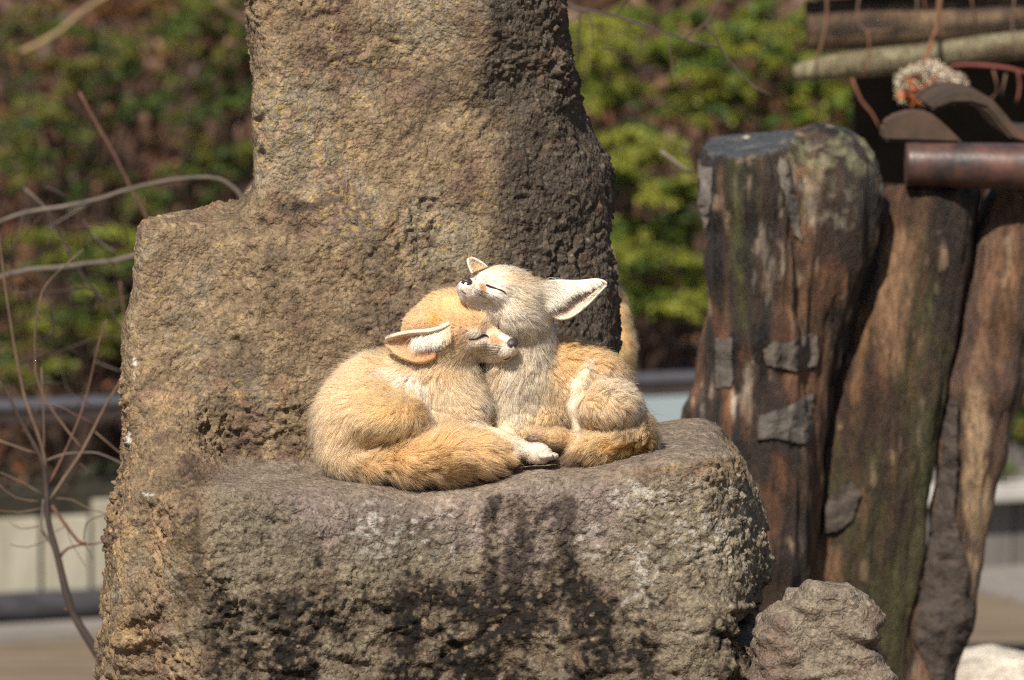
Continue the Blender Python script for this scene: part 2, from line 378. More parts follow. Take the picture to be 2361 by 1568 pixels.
fr = .42 * nC + .50 * nD + .32 * nE + .50 * nS
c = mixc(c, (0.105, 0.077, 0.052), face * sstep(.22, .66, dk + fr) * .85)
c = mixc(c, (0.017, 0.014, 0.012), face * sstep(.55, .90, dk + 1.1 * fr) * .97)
c = mixc(c, (0.20, 0.145, 0.098), face * low * sstep(.30, .55, noise(V, 42, 101) + .5 * nD) * .7)
pl = sstep(-.02, .12, .9 * nT + .25 * nC + .22 * nD + .12 * nE + .3 * sstep(1240, 1110, v) - .38 * sstep(1180, 1330, v) - .25 * sstep(1380, 1480, u)) * sstep(560, 700, u) * sstep(1500, 1420, u) * face * sstep(1400, 1300, v)
pl = pl * (1 - .85 * mid * sstep(-.1, .25, .18 + fr)); c = mixc(c, (0.300, 0.240, 0.212), pl * .82); c = mixc(c, (0.33, 0.255, 0.19), pl * sstep(.2, .5, nB) * .5)
for (uu, vv, ru, rv, s) in ((432, 1290, 36, 200, 1.0), (560, 1100, 90, 24, .5), (420, 1110, 60, 26, .7), (640, 1420, 60, 50, .7), (560, 1040, 40, 60, .5), (660, 1000, 26, 60, .4)):  # groove, corner and pit darkened as painted shade, debris along the ledge
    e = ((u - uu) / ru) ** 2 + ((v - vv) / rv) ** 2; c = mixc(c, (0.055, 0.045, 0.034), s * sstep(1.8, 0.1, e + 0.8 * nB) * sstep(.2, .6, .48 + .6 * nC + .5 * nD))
for (uu, vv, ru, rv) in ((1480, 1270, 60, 160), (1365, 1250, 55, 40), (1450, 1130, 50, 50), (960, 1210, 130, 110), (1620, 1240, 80, 70), (1560, 1160, 90, 70), (860, 1230, 70, 70), (1690, 1180, 50, 120)):
    e = ((u - uu) / ru) ** 2 + ((v - vv) / rv) ** 2
    c = mixc(c, (0.52, 0.50, 0.44), sstep(1.5, 0.1, e + 0.5 * nC) * sstep(.02, 0.42, noise(V, 130, 96) + .4 * nC) * face * 0.75)
c = mixc(c, (0.36, 0.28, 0.18), face * low * sstep(.46, .62, noise(V, 120, 97) + .2 * nE) * .6)
c = mixc(c, (0.42, 0.36, 0.25), sstep(1480, 1600, u) * face * sstep(0.0, 0.35, nD) * 0.5)
c = mixc(c, (0.40, 0.27, 0.135), sstep(480, 380, u) * (v > 850) * sstep(0.0, 0.4, nC + nD * .4) * 0.55)
for (uu, vv, ru, rv) in ((735, 340, 14, 70), (700, 180, 12, 20), (385, 915, 60, 14), (370, 1230, 22, 60)):
    e = ((u - uu) / ru) ** 2 + ((v - vv) / rv) ** 2; c = mixc(c, (0.42, 0.27, 0.165), sstep(1.6, 0.3, e + 1.6 * nC) * 0.6)
for (uu, vv, ru, rv) in ((312, 835, 3, 10), (312, 865, 3, 10), (302, 1010, 3, 22), (345, 1142, 12, 4)):
    e = ((u - uu) / ru) ** 2 + ((v - vv) / rv) ** 2; c = mixc(c, (0.7, 0.68, 0.62), sstep(1.5, 0.5, e + .5 * nD))
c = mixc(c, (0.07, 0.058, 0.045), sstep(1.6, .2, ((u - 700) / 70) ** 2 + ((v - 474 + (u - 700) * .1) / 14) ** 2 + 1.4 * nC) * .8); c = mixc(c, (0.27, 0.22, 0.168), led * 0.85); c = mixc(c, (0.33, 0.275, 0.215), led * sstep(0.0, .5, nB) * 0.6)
c *= (.70 * (1 + 0.3 * nD + .18 * nC + .16 * nA))[:, None]; g_ = c.mean(1)[:, None]; c = (g_ + (c - g_) * .95) * np.array([1.04, .985, .96], np.float32)
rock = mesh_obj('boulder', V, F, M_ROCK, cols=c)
tag(rock, 'tall rough brown boulder with a ledge on which the two foxes sleep', 'rock')
# its foot, down to the ground
def foot_sdf(P):
    x, y, z = P[:, 0], P[:, 1], P[:, 2]
    q = ((x - 0.02) / (0.36 + 0.10 * (0.7 - z))) ** 4 + ((y - 0.09) / (0.22 + 0.08 * (0.7 - z))) ** 4
    return smax((np.abs(q) ** 0.25 - 1) * 0.22, z - 0.665, 0.02) + 0.012 * noise(P, 7, 3) + 0.006 * noise(P, 20)
Vf, Ff = nets(foot_sdf, (-0.62, -0.35, -0.05), (0.62, 0.5, 0.70), 0.018)
ft = mesh_obj('rock_base', Vf, Ff, M_ROCK, rock, np.tile([0.15, 0.12, 0.09], (len(Vf), 1)) * (1 + 0.4 * fbm(Vf, 12, 3))[:, None])

def small_rock(name, poly, Y, depth, h, base, label, mat, seed, amp=0.006, ridge=0.0):
    pp = poly_uv(poly, Y)
    def f(P):
        x, y, z = P[:, 0], P[:, 1], P[:, 2]
        return smax(sd_poly(pp, x, z), np.abs(y - Y) - depth * (0.6 + 0.4 * np.clip((pp[:, 1].max() - z) / 0.2, 0, 1)), depth * 0.22) + amp * 1.5 * noise(P, 9, seed)
    lo = (pp[:, 0].min() - .05, Y - depth - .05, -0.04); hi = (pp[:, 0].max() + .05, Y + depth + .05, pp[:, 1].max() + .05)
    V, F = nets(f, lo, hi, h); V, F = subdivide(V, F, 1); Nn = normals_of(V, F)
    d = amp * (np.abs(noise(V, 28, seed)) + 0.6 * np.abs(noise(V, 70, seed)) + 0.25 * noise(V, 150, seed) - 0.3)
    if ridge: d += ridge * np.abs(noise(V * np.array([.5, .5, 2.4], np.float32) + V[:, :1] * .3, 26, seed))
    V = V + Nn * d[:, None]
    c = np.tile(np.array(base, np.float32), (len(V), 1)); c = c * (1 + 0.35 * fbm(V, 25, 3, seed) + 0.25 * fbm(V, 90, 2, seed))[:, None]
    c = mixc(c, np.array(base) * [0.72, 0.6, 0.62], sstep(0.1, 0.5, fbm(V, 14, 3, seed + 5)) * 0.7)
    o = mesh_obj(name, V, F, mat, cols=c); tag(o, label, 'rock'); return o
small_rock('stone', [(1758, 1440), (1778, 1412), (1822, 1396), (1850, 1372), (1900, 1362), (1938, 1346), (1968, 1362), (1976, 1380), (2006, 1402), (2000, 1440), (1984, 1478), (2018, 1516), (2050, 1568),
                     (2110, 1900), (2190, 3260), (1660, 3260), (1745, 1900), (1752, 1560)], -0.12, 0.085, 0.009, (0.205, 0.165, 0.122),
           'small jagged brown stone standing beside the boulder ledge', M_ROCK, 4, 0.009, 0.014)
small_rock('white_stone', [(2180, 1590), (2200, 1524), (2232, 1504), (2285, 1497), (2361, 1513), (2440, 1530), (2500, 1600), (2520, 1860), (2480, 3000), (2100, 3000), (2140, 1860)], 2.2, 0.10, 0.016, (0.56, 0.50, 0.41),
           'pale cream stone lying on the ground beyond the logs', M_ROCK, 11, 0.004)

# ------------------------------------------------------------------ weathered logs on the right
M_WOOD = vcol_mat('weathered_wood', 0.52, 48, 0.80, 90, 0.9, 0.007, stretch=(3.0, 3.0, 0.75), spec=0.45)
M_BARK = vcol_mat('old_bark', 0.95, 160, 0.35, 260, 0.8, 0.004)
def axis_at(pts, Y0):
    """list of ((u, v, extra depth), radius) to world points"""
    out = []
    for (p, r) in pts:
        Y = Y0 + p[2]; out.append((W(p[0], p[1], Y), r * SC(Y)))
    R = resample([np.array([*p, r]) for p, r in out], .07)
    return [(q[:3], q[3]) for q in R]
def streaks(V, A, B, f1, off):
    """noise drawn out along the line A-B"""
    d = (B - A) / np.linalg.norm(B - A); t = (V - A) @ d; R = V - A - t[:, None] * d
    return fbm(R + t[:, None] * d * 0.10, f1, 4, off)
def wood_cols(V, A, B, off, dark=0.5):
    s1, s2, s3 = streaks(V, A, B, 14, off), streaks(V, A, B, 34, off + 5), streaks(V, A, B, 9, off + 9)
    c = np.tile(np.array([0.062, 0.038, 0.025], np.float32), (len(V), 1))
    c = mixc(c, (0.15, 0.080, 0.044), sstep(0.0, 0.35, s1))
    c = mixc(c, (0.33, 0.20, 0.11), sstep(0.25, 0.55, s2 + 0.3 * s1) * 0.8)
    c = mixc(c, (0.022, 0.017, 0.014), sstep(0.0, 0.5, -s3 - 0.3 + dark) * 0.85)
    c = mixc(c, (0.45, 0.40, 0.33), sstep(0.45, 0.65, streaks(V, A, B, 46, off + 20) - .12) * 0.6)
    zz = np.array([1, 1, .3], np.float32); c = c * np.clip(1 + .8 * fbm(V * zz, 42, 3, off + 30), .25, 2)[:, None]
    c = mixc(c, (0.55, 0.44, 0.32), sstep(.50, .66, noise(V * zz, 75, off + 40) + .3 * noise(V * zz, 30, off + 41)) * .7)
    return c * np.array([.56, .49, .44])
def blob(V, uu, vv, ru, rv, n, hard=0.4):
    q = UV(V); e = ((q[:, 0] - uu) / ru) ** 2 + ((q[:, 1] - vv) / rv) ** 2
    return sstep(1.4, hard, e + 0.8 * n)
def log_mesh(name, fn, lo, hi, h, A, B, seed, amp):
    V, F = nets(fn, lo, hi, h); V, F = subdivide(V, F, 1); Nn = normals_of(V, F)
    d = amp * (0.45 * np.abs(streaks(V, A, B, 13, seed)) + 0.55 * np.abs(streaks(V, A, B, 30, seed + 3)) + 0.2 * streaks(V, A, B, 70, seed + 6))
    topm = sstep(0.9, 0.7, Nn[:, 2])
    return V - Nn * (d * topm)[:, None], F, Nn

def plate(name, poly, target, parent, thick, mat, col, seed, label=None):
    """a loose flake of bark lying on the log: follows its surface, with its own thickness and ragged edge"""
    bvh = as_bvh(target); P = np.array(poly, float); rnd = np.random.RandomState(seed); B = []
    for a, b in zip(P, np.roll(P, -1, 0)):
        n = max(2, int(np.hypot(*(b - a)) / 4)); B += [a + (b - a) * k / n for k in range(n)]
    B = np.array(B); H = np.stack([B[:, 0], B[:, 1], np.full(len(B), seed * 3.1)], 1)
    B = B + np.stack([3.5 * noise(H, .05, seed) + 2.2 * noise(H, .22, seed), 3.5 * noise(H, .05, seed + 40) + 2.2 * noise(H, .22, seed + 40)], 1)
    lo, hi = B.min(0), B.max(0); gu, gv = np.meshgrid(np.arange(lo[0], hi[0], 9), np.arange(lo[1], hi[1], 9)); I = np.stack([gu.ravel(), gv.ravel()], 1) + rnd.uniform(-2, 2, (gu.size, 2))
    I = I[sd_poly(B, I[:, 0], I[:, 1]) < -3.5]; nb = len(B)
    vs, _, fs, *_ = delaunay_2d_cdt([Vector(p) for p in np.concatenate([B, I])], [(k, (k + 1) % nb) for k in range(nb)], [], 1, 1e-4)
    top, bot = [], []
    for p in vs:
        d = FW + np.array([1, 0, 0]) * (p.x - CU) / FPX + UPV * (CV - p.y) / FPX; d /= np.linalg.norm(d); hit = bvh.ray_cast(Vector(CAMN), Vector(d))
        q0 = np.array([p.x, p.y]); cen = P.mean(0); k_ = 0
        while hit[0] is None and k_ < 40:
            k_ += 1; q0 = q0 + (cen - q0) * .08; d = FW + np.array([1, 0, 0]) * (q0[0] - CU) / FPX + UPV * (CV - q0[1]) / FPX; d /= np.linalg.norm(d); hit = bvh.ray_cast(Vector(CAMN), Vector(d))
        h = np.array(hit[0]); wob = 1 + .6 * noise(np.array([[p.x, p.y, seed]]), .03)[0] + .25 * noise(np.array([[p.x, p.y, seed]]), .15)[0]
        top.append(h - d * thick * wob); bot.append(h + d * .004)
    n = len(top); F = [tuple(f) for f in fs]; ec = {(f[k], f[(k + 1) % len(f)]) for f in F for k in range(len(f))}
    F = F + [tuple(n + k for k in f[::-1]) for f in F] + [(b, a, n + a, n + b) for a, b in ec if (b, a) not in ec]
    V = np.array(top + bot, np.float32); c = np.tile(np.array(col, np.float32), (len(V), 1)) * (1 + 0.35 * fbm(V, 60, 3, seed))[:, None]
    o = mesh_obj(name, V, F, mat, parent, c, smooth=False)
    if label: o['label'] = label
    return o

# cut stump with a second, mossy trunk grown to it
Y1 = 1.30
ax1 = axis_at([((1712, 300, 0), 112), ((1735, 620, 0), 108), ((1745, 950, 0), 118), ((1722, 1500, 0), 150), ((1720, 3200, 0), 210)], Y1)
ax2 = axis_at([((1905, 412, .06), 130), ((1880, 560, .06), 128), ((1835, 800, .06), 100), ((1790, 1100, .05), 95), ((1740, 1500, .04), 100), ((1760, 3200, .05), 150)], Y1)
ax3 = axis_at([((1655, 760, .02), 26), ((1612, 940, .02), 34), ((1575, 1080, .03), 50), ((1540, 1500, .03), 90)], Y1)
cutp = W(1712, 330, Y1); cutn = np.array([-0.05, -0.20, 0.978]); cutn /= np.linalg.norm(cutn)
def stump_sdf(P):
    a = chain(P, ax1, 0.03); a = smax(a, (P - cutp) @ cutn, 0.006)
    return smin(smin(a, chain(P, ax2, 0.03), 0.035), chain(P, ax3, 0.02), 0.03) + 0.004 * noise(P * np.array([1, 1, .2]), 16, 2)
A1, B1 = ax1[0][0], ax1[-1][0]
V, F, Nn = log_mesh('cut_stump', stump_sdf, (W(1480, 300, Y1)[0], Y1 - .16, -0.03), (W(2080, 300, Y1)[0], Y1 + .18, W(1712, 250, Y1)[2]), 0.0095, A1, B1, 3, 0.016)
c = wood_cols(V, A1, B1, 11, 0.62); n1 = fbm(V, 20, 3, 5); q = UV(V)
moss = sstep(0.0, 0.5, streaks(V, A1, B1, 16, 44) + 0.2)
for (a, b, ru, rv, s) in ((1712, 560, 34, 170, .9), (1745, 420, 26, 80, .5), (1835, 420, 40, 100, .6), (1690, 440, 22, 90, .6), (1850, 620, 20, 160, .3)):
    c = mixc(c, (0.060, 0.058, 0.016), blob(V, a, b, ru, rv, n1) * s * np.clip(.25 + .6 * moss + .8 * fbm(V * np.array([1, 1, .3], np.float32), 60, 3, 4), 0, 1))
c = mixc(c, (0.17, 0.16, 0.085), blob(V, 1900, 360, 110, 85, n1) * sstep(-0.25, 0.3, fbm(V, 42, 3, 8)) * 0.8)
c = mixc(c, (0.21, 0.175, 0.125), blob(V, 1880, 430, 90, 120, n1) * sstep(0.05, 0.4, fbm(V, 60, 3, 18)) * 0.7)
for (a, b, ru, rv, s) in ((1662, 730, 22, 70, .9), (1675, 960, 20, 80, .9), (1720, 900, 16, 110, .5), (1850, 900, 60, 50, .6), (1805, 740, 30, 60, .5), (1765, 1200, 40, 90, .6), (1925, 640, 34, 60, .6), (1810, 1090, 50, 60, .5)):
    c = mixc(c, (0.20, 0.085, 0.036), blob(V, a, b, ru, rv, n1) * s * np.clip(.5 + .9 * fbm(V * np.array([1, 1, .3], np.float32), 45, 3, 29), 0, 1))
for (a, b, ru, rv) in ((1690, 950, 8, 60), (1740, 660, 12, 60), (1735, 900, 5, 60), (1618, 920, 6, 70), (1800, 560, 7, 120), (2035, 440, 10, 40), (1990, 390, 22, 12)):
    c = mixc(c, (0.46, 0.40, 0.32), blob(V, a, b, ru * .6, rv, n1 * 1.5) * np.clip(.15 + 1.2 * fbm(V * np.array([1, 1, .4], np.float32), 60, 3, 9), 0, 1))
top = sstep(0.80, 0.93, Nn[:, 2]) * (q[:, 0] < 1835) * (q[:, 1] < 375)
c = mixc(c, (0.055, 0.056, 0.058), top); c = mixc(c, (0.16, 0.14, 0.12), top * sstep(0.2, 0.6, fbm(V * np.array([.25, 1, 1], np.float32), 60, 3, 3)) * .8)
e = np.hypot(q[:, 0] - 1718, (q[:, 1] - 316) * 1.5); c = mixc(c, (0.7, 0.6, 0.45), top * sstep(7, 4, e))
stump = mesh_obj('cut_stump', V, F, M_WOOD, cols=c)
tag(stump, 'dark stump with a flat sawn top joined to a rounded mossy trunk', 'stump')
for i, (pl, th, col) in enumerate([
        ([(1590, 378), (1641, 388), (1640, 455), (1632, 520), (1622, 546), (1601, 540), (1596, 470)], .004, (0.17, 0.145, 0.13)),
        ([(1648, 780), (1690, 780), (1688, 890), (1650, 894)], .004, (0.10, 0.085, 0.072)),
        ([(1760, 806), (1790, 786), (1825, 790), (1850, 772), (1886, 768), (1886, 842), (1830, 856), (1764, 838)], .005, (0.115, 0.092, 0.075)),
        ([(1750, 958), (1800, 944), (1840, 924), (1876, 908), (1872, 1022), (1815, 1018), (1782, 1008), (1748, 1014)], .005, (0.11, 0.095, 0.082)),
        ([(1795, 360), (1815, 380), (1838, 470), (1848, 560), (1832, 540), (1812, 470), (1794, 400)], .003, (0.15, 0.13, 0.11))]):
    plate('bark_flake', pl, stump, stump, th, M_BARK, col, i + 1)

# leaning mossy log
Y2 = 1.40
ax = axis_at([((2162, 360, .05), 96), ((2120, 600, .03), 112), ((2050, 900, 0), 122), ((1995, 1250, -.03), 132), ((1965, 1568, -.06), 140), ((1890, 3400, -.2), 190)], Y2)
def log2_sdf(P):
    d = chain(P, ax, 0.04); d = smax(d, P[:, 2] - W(2160, 424, Y2)[2] + .1 * (P[:, 1] - Y2), .008); d = smax(d, (Y2 - 0.05 - 0.02 * np.sin(P[:, 0] * 20) - P[:, 1]) * 0.96, 0.03)
    return d + 0.004 * noise(P * np.array([1, 1, .15]), 14, 6)
A2, B2 = ax[0][0], ax[-1][0]
V, F, Nn = log_mesh('leaning_log', log2_sdf, (W(1690, 300, Y2)[0], Y2 - .26, -0.03), (W(2330, 300, Y2)[0], Y2 + .24, W(2162, 300, Y2)[2]), 0.011, A2, B2, 8, 0.011)
c = wood_cols(V, A2, B2, 31, 0.5); n1 = fbm(V, 16, 3, 5); st = streaks(V, A2, B2, 18, 55)
for (a, b, ru, rv, s) in ((2130, 920, 70, 330, 1.0), (2010, 1250, 120, 300, .7), (2070, 1420, 90, 200, .9), (2120, 1200, 40, 250, .9), (1985, 700, 25, 160, .5)):
    c = mixc(c, (0.058, 0.056, 0.018), blob(V, a, b, ru, rv, n1) * s * np.clip(.5 + .9 * st + .8 * fbm(V * np.array([1, 1, .4], np.float32), 50, 3, 4), 0, 1))
    c = mixc(c, (0.12, 0.075, 0.024), blob(V, a, b, ru, rv, n1) * s * sstep(0.1, 0.5, -st) * .7)
c = mixc(c, (0.24, 0.145, 0.08), blob(V, 2070, 720, 60, 160, n1) * sstep(0.0, .4, streaks(V, A2, B2, 26, 66)) * .8)
c = mixc(c, (0.20, 0.115, 0.065), blob(V, 1900, 1330, 45, 100, n1) * .8)
log2 = mesh_obj('leaning_log', V, F, M_WOOD, cols=c * np.array([.86, .80, .74]))
tag(log2, 'thick leaning log with green moss streaks beside the sawn stump', 'log')
plate('bark_flake', [(1900, 1160), (1960, 1100), (1985, 1140), (1965, 1200), (1930, 1225), (1898, 1230)], log2, log2, .006, M_BARK, (0.07, 0.055, 0.045), 9)

# barkless leaning log
Y3 = 1.43
ax = axis_at([((2400, 300, .05), 92), ((2345, 560, .03), 94), ((2272, 880, .0), 86), ((2215, 1180, -.02), 62), ((2178, 1420, -.04), 58), ((2130, 1650, -.06), 66), ((2000, 3300, -.1), 100)], Y3)
def log3_sdf(P): return smax(chain(P, ax, 0.03), P[:, 2] - W(2300, 430, Y3)[2], .008) + 0.004 * noise(P * np.array([1, 1, .15]), 15, 16)
A3, B3 = ax[0][0], ax[-1][0]
V, F, Nn = log_mesh('barkless_log', log3_sdf, (W(1850, 300, Y3)[0], Y3 - .24, -0.03), (W(2530, 300, Y3)[0], Y3 + .2, W(2162, 250, Y3)[2]), 0.0105, A3, B3, 13, 0.010)
c = wood_cols(V, A3, B3, 61, 0.12); n1 = fbm(V, 16, 3, 5)
c = mixc(c, (0.22, 0.13, 0.08), sstep(-0.3, 0.3, streaks(V, A3, B3, 12, 99)) * 0.7); c = mixc(c, (0.09, 0.055, 0.04), sstep(.1, .45, fbm(V * np.array([1, 1, .3], np.float32), 30, 3, 7)) * .7)
c = mixc(c, (0.34, 0.245, 0.15), blob(V, 2250, 1080, 30, 260, n1) * .8)
log3 = mesh_obj('barkless_log', V, F, M_WOOD, cols=c * np.array([.92, .84, .78]))
tag(log3, 'pale barkless leaning log with a strip of dark bark left on it', 'log')
plate('bark_strip', [(2190, 905), (2208, 930), (2208, 1080), (2200, 1170), (2215, 1250), (2235, 1310), (2225, 1370), (2245, 1400), (2240, 1470), (2215, 1568), (2150, 1600), (2140, 1540), (2110, 1480),
                     (2118, 1380), (2135, 1250), (2160, 1150), (2172, 1000)], log3, log3, .010, M_BARK, (0.060, 0.046, 0.038), 21, 'dark cracked bark strip')
sl = [((2366, 700), 9), ((2352, 800), 9), ((2325, 900), 9), ((2306, 1010), 8), ((2288, 1098), 7)]
pv, pf = tube([W(a[0] + 3, a[1], Y3 + .0) for a, r in sl], [r * SC(Y3) for a, r in sl], 7)
mesh_obj('splinter', pv, pf, M_WOOD, log3, np.tile([0.11, 0.065, 0.045], (len(pv), 1)))

# ------------------------------------------------------------------ tiled shelter at the upper right
M_SHADEW = flat_mat('shade_dark_boards', (0.022, 0.017, 0.014), 0.9, 20, 0.4, 0.4)  # board colour set near black to stand for deep inner shade
M_RUST = flat_mat('rusty_iron', (0.036, 0.030, 0.029), 0.40, 30, 0.4, 0.4, spec=0.5, col2=(0.115, 0.052, 0.038))
M_TILE = flat_mat('mossy_roof_tile', (0.040, 0.038, 0.026), 0.75, 18, 0.4, 0.4, col2=(0.095, 0.05, 0.032))
sh = empty('tiled_shelter'); tag(sh, 'little shelter with roofing tiles, boards coloured dark for shade and a rusty iron bar behind the logs', 'shelter')
def extrude_poly(name, poly, Y, depth, mat, parent, bevel=0.004):
    bm = bmesh.new(); vs = [bm.verts.new(W(a, b, Y)) for a, b in poly]; f = bm.faces.new(vs)
    r = bmesh.ops.extrude_face_region(bm, geom=[f])
    for v in [g for g in r['geom'] if isinstance(g, bmesh.types.BMVert)]: v.co.y += depth
    bmesh.ops.recalc_face_normals(bm, faces=bm.faces[:])
    bmesh.ops.bevel(bm, geom=bm.edges[:], offset=bevel, segments=2, affect='EDGES')
    return bm_obj(name, bm, mat, parent)
YS = 1.385
pts = [(W(u_, v_, YS), r_) for u_, v_, r_ in ((2088, 379, 50), (2100, 379, 51), (2160, 380, 51), (2260, 382, 53), (2361, 386, 55), (2600, 394, 56))]
pv, pf = tube([p for p, r in pts], [r * SC(YS) for p, r in pts], 24); bar = mesh_obj('iron_bar', pv, pf, M_RUST, sh)
for p in bar.data.polygons[-2:]: p.use_smooth = False
extrude_poly('end_tile', [(2037, 326), (2040, 292), (2058, 273), (2106, 258), (2150, 263), (2178, 286), (2203, 311), (2224, 332)], YS + .0, .09, M_TILE, sh)
extrude_poly('roof_tile', [(2140, 250), (2165, 226), (2205, 212), (2245, 212), (2285, 226), (2318, 262), (2345, 300), (2380, 312), (2460, 312), (2460, 334), (2370, 334), (2332, 322), (2300, 284), (2272, 250),
                           (2240, 240), (2200, 240), (2160, 254)], YS + .16, .30, M_TILE, sh)
for nm, x0, x1, y0, y1, z0, z1 in (('shade_backdrop', 2015, 3400, 4.05, 4.12, 0.99, 1.45), ('shading_roof', 900, 3400, 2.75, 4.3, 1.45, 1.52)):  # overhead slab added out of view to keep sun off the backdrop
    a, b = W(x0, 300, 3.5)[0], W(x1, 300, 3.5)[0]; bm = bm_box((b - a, y1 - y0, z1 - z0), .004)
    o = bm_obj(nm, bm, M_SHADEW, sh); o.location = ((a + b) / 2, (y0 + y1) / 2, (z0 + z1) / 2)
# beams along the shelter front
def beam(name, pts, Y, cols, seed, parent, amp=.008, squash=1.0):
    R = resample([np.array([*W(p[0], p[1], Y), p[2] * SC(Y)]) for p in pts], 0.015)
    pv, pf = tube(R[:, :3], R[:, 3], 20); A, B = R[0, :3], R[-1, :3]
    cen = np.repeat(R[:, :3], 20, 0); pv = cen + (pv - cen) * (1 + 6 * amp * streaks(pv, A, B, 14, seed) + 3 * amp * fbm(pv, 40, 2, seed))[:, None]
    c = np.tile(np.array(cols[0], np.float32), (len(pv), 1)); s = streaks(pv, A, B, 55, seed + 3) + .5 * fbm(pv, 14, 2, seed)
    c = mixc(c, cols[1], sstep(0.0, 0.5, s)); c = mixc(c, cols[2], sstep(0.1, 0.5, -s + .2 * fbm(pv, 12, 2)))
    return mesh_obj(name, pv, pf, M_WOOD, parent, c)
beam('pale_beam', [(1830, 168, 18), (1880, 160, 26), (1960, 150, 31), (2080, 138, 32), (2200, 122, 31), (2290, 112, 34), (2361, 103, 32), (2700, 70, 34)], 2.62,
     ((0.135, 0.105, 0.056), (0.21, 0.18, 0.105), (0.07, 0.046, 0.025)), 5, sh)
beam('brown_beam', [(1860, 62, 56), (1990, 55, 62), (2120, 50, 60), (2250, 40, 64), (2361, 30, 66), (2700, 0, 66)], 2.90,
     ((0.10, 0.06, 0.035), (0.19, 0.125, 0.07), (0.04, 0.026, 0.018)), 9, sh)

# dried flower head, red cane, hanging vine stems
M_VC = vcol_mat('plant_matter', 0.8, 80, 0.2, 100, 0.1)
def petals(name, blobs, n, lw, parent, seed, mat):
    rnd = np.random.RandomState(seed); V = []; F = []; C = []
    for (cen, rad, col) in blobs:
        for k in range(n):
            d = rnd.normal(size=3); d /= np.linalg.norm(d); p = cen + d * rad * rnd.uniform(.35, 1.0) ** .6 * np.array([1.15, 1, .9])
            t = np.cross(d, rnd.normal(size=3)); t /= np.linalg.norm(t); L = lw[0] * rnd.uniform(.6, 1.3); w = lw[1] * rnd.uniform(.6, 1.2)
            e = d * .75 + t * .5; s = np.cross(e, t); s /= np.linalg.norm(s); i = len(V)
            V += [p, p + e * L * .5 + s * w, p + e * L, p + e * L * .5 - s * w]; F.append((i, i + 1, i + 2, i + 3)); C += [np.array(col) * rnd.uniform(.55, 1.2)] * 4
    return mesh_obj(name, np.array(V), F, mat, parent, np.array(C), smooth=False)
fl = empty('dried_flower'); tag(fl, 'withered pale fluffy flower head with orange leaves under the pale beam', 'flower')
YF = 2.4; k = SC(YF)
petals('petals', [(W(2098, 182, YF), 24 * k, (0.55, 0.46, 0.34)), (W(2090, 215, YF), 17 * k, (0.48, 0.39, 0.27)), (W(2145, 172, YF), 30 * k, (0.60, 0.50, 0.38)), (W(2175, 190, YF), 28 * k, (0.50, 0.40, 0.30)),
                  (W(2200, 192, YF + .02), 20 * k, (0.36, 0.28, 0.21)), (W(2140, 212, YF), 24 * k, (0.36, 0.28, 0.2))], 420, (.010, .0022), fl, 3, M_VC)
petals('leaves', [(W(2118, 206, YF - .03), 20 * k, (0.26, 0.075, 0.025)), (W(2125, 228, YF - .03), 12 * k, (0.28, 0.085, 0.03)), (W(2110, 220, YF - .03), 12 * k, (0.28, 0.085, 0.03))], 14, (.022, .006), fl, 5, M_VC)
pv, pf = tube([W(2120, 250, YF), W(2124, 200, YF), W(2128, 150, YF), W(2140, 120, YF + .1), W(2162, 60, YF + .2), W(2168, -30, YF + .3)], .0035, 6); mesh_obj('stem', pv, pf, M_VC, fl, np.tile([0.2, 0.09, 0.05], (len(pv), 1)))
def stems(name, label, lines, Y, cols, cat='twig', sub='stem', group=None, n=7, step=.02):
    """one plant: every line of (u, v, radius[, extra depth]) is a stem of its own"""
    e = empty(name); tag(e, label, cat, group); rnd = np.random.RandomState(len(lines) * 7 + 1)
    for i, ln in enumerate(lines):
        ph = rnd.uniform(0, 9)
        R = resample([np.array([*W(p[0], p[1], Y + (p[3] if len(p) > 3 else 0)), p[2] * SC(Y)]) for p in ln], step)
        m = len(R); wob = np.stack([noise(R[:, :3], 9, ph + i), noise(R[:, :3], 9, ph + i + 30), noise(R[:, :3], 9, ph + i + 60)], 1) * R[:, 3:4] * 0.8
        pv, pf = tube(R[:, :3] + wob, R[:, 3] * (1 + .12 * noise(R[:, :3], 45, i)), n)
        c = np.tile(np.array(cols[i % len(cols)], np.float32), (len(pv), 1)) * (1 + .35 * fbm(pv, 40, 3, i))[:, None]
        mesh_obj(sub, pv, pf, M_VC, e, c)
    return e
stems('red_cane', 'arching red bramble cane below the pale beam', [[(2190, 154, 3), (2230, 150, 4.5), (2300, 153, 4.5), (2352, 164, 4), (2400, 180, 3)], [(2345, 160, 4), (2350, 200, 4), (2343, 236, 3)]], 2.5, [(0.15, 0.04, 0.035), (0.13, 0.045, 0.035)], 'cane')
stems('hanging_vine', 'thin brown vine stems hanging over the shelter beams', [[(2170, -20, 4.2), (2165, 40, 4.2), (2160, 84, 3.5)], [(2116, -20, 2.8), (2114, 30, 2.8), (2110, 60, 2.8)], [(2128, -20, 2.1), (2135, 30, 2.1)],
       [(1905, -20, 4.2), (1908, 50, 4.2), (1892, 110, 3.5), (1880, 160, 2.8)], [(1985, -20, 2.8), (1975, 40, 2.8), (2000, 70, 2.8), (2060, 66, 2.1)], [(2000, 70, 2.8), (2005, 120, 2.8), (1990, 180, 2.1)], [(2235, -20, 2.1), (2250, 50, 2.1)],
       [(2340, -20, 2.8), (2335, 60, 2.8), (2345, 140, 2.8)], [(1965, 180, 3.5), (1985, 230, 3.5), (2010, 260, 2.8), (2030, 300, 2.1)], [(2290, 160, 2.8), (2300, 210, 2.1), (2280, 230, 2.1)], [(2320, 170, 2.8), (2310, 220, 2.1)]],
      2.5, [(0.13, 0.065, 0.04), (0.11, 0.07, 0.05), (0.16, 0.065, 0.04)], 'vine')

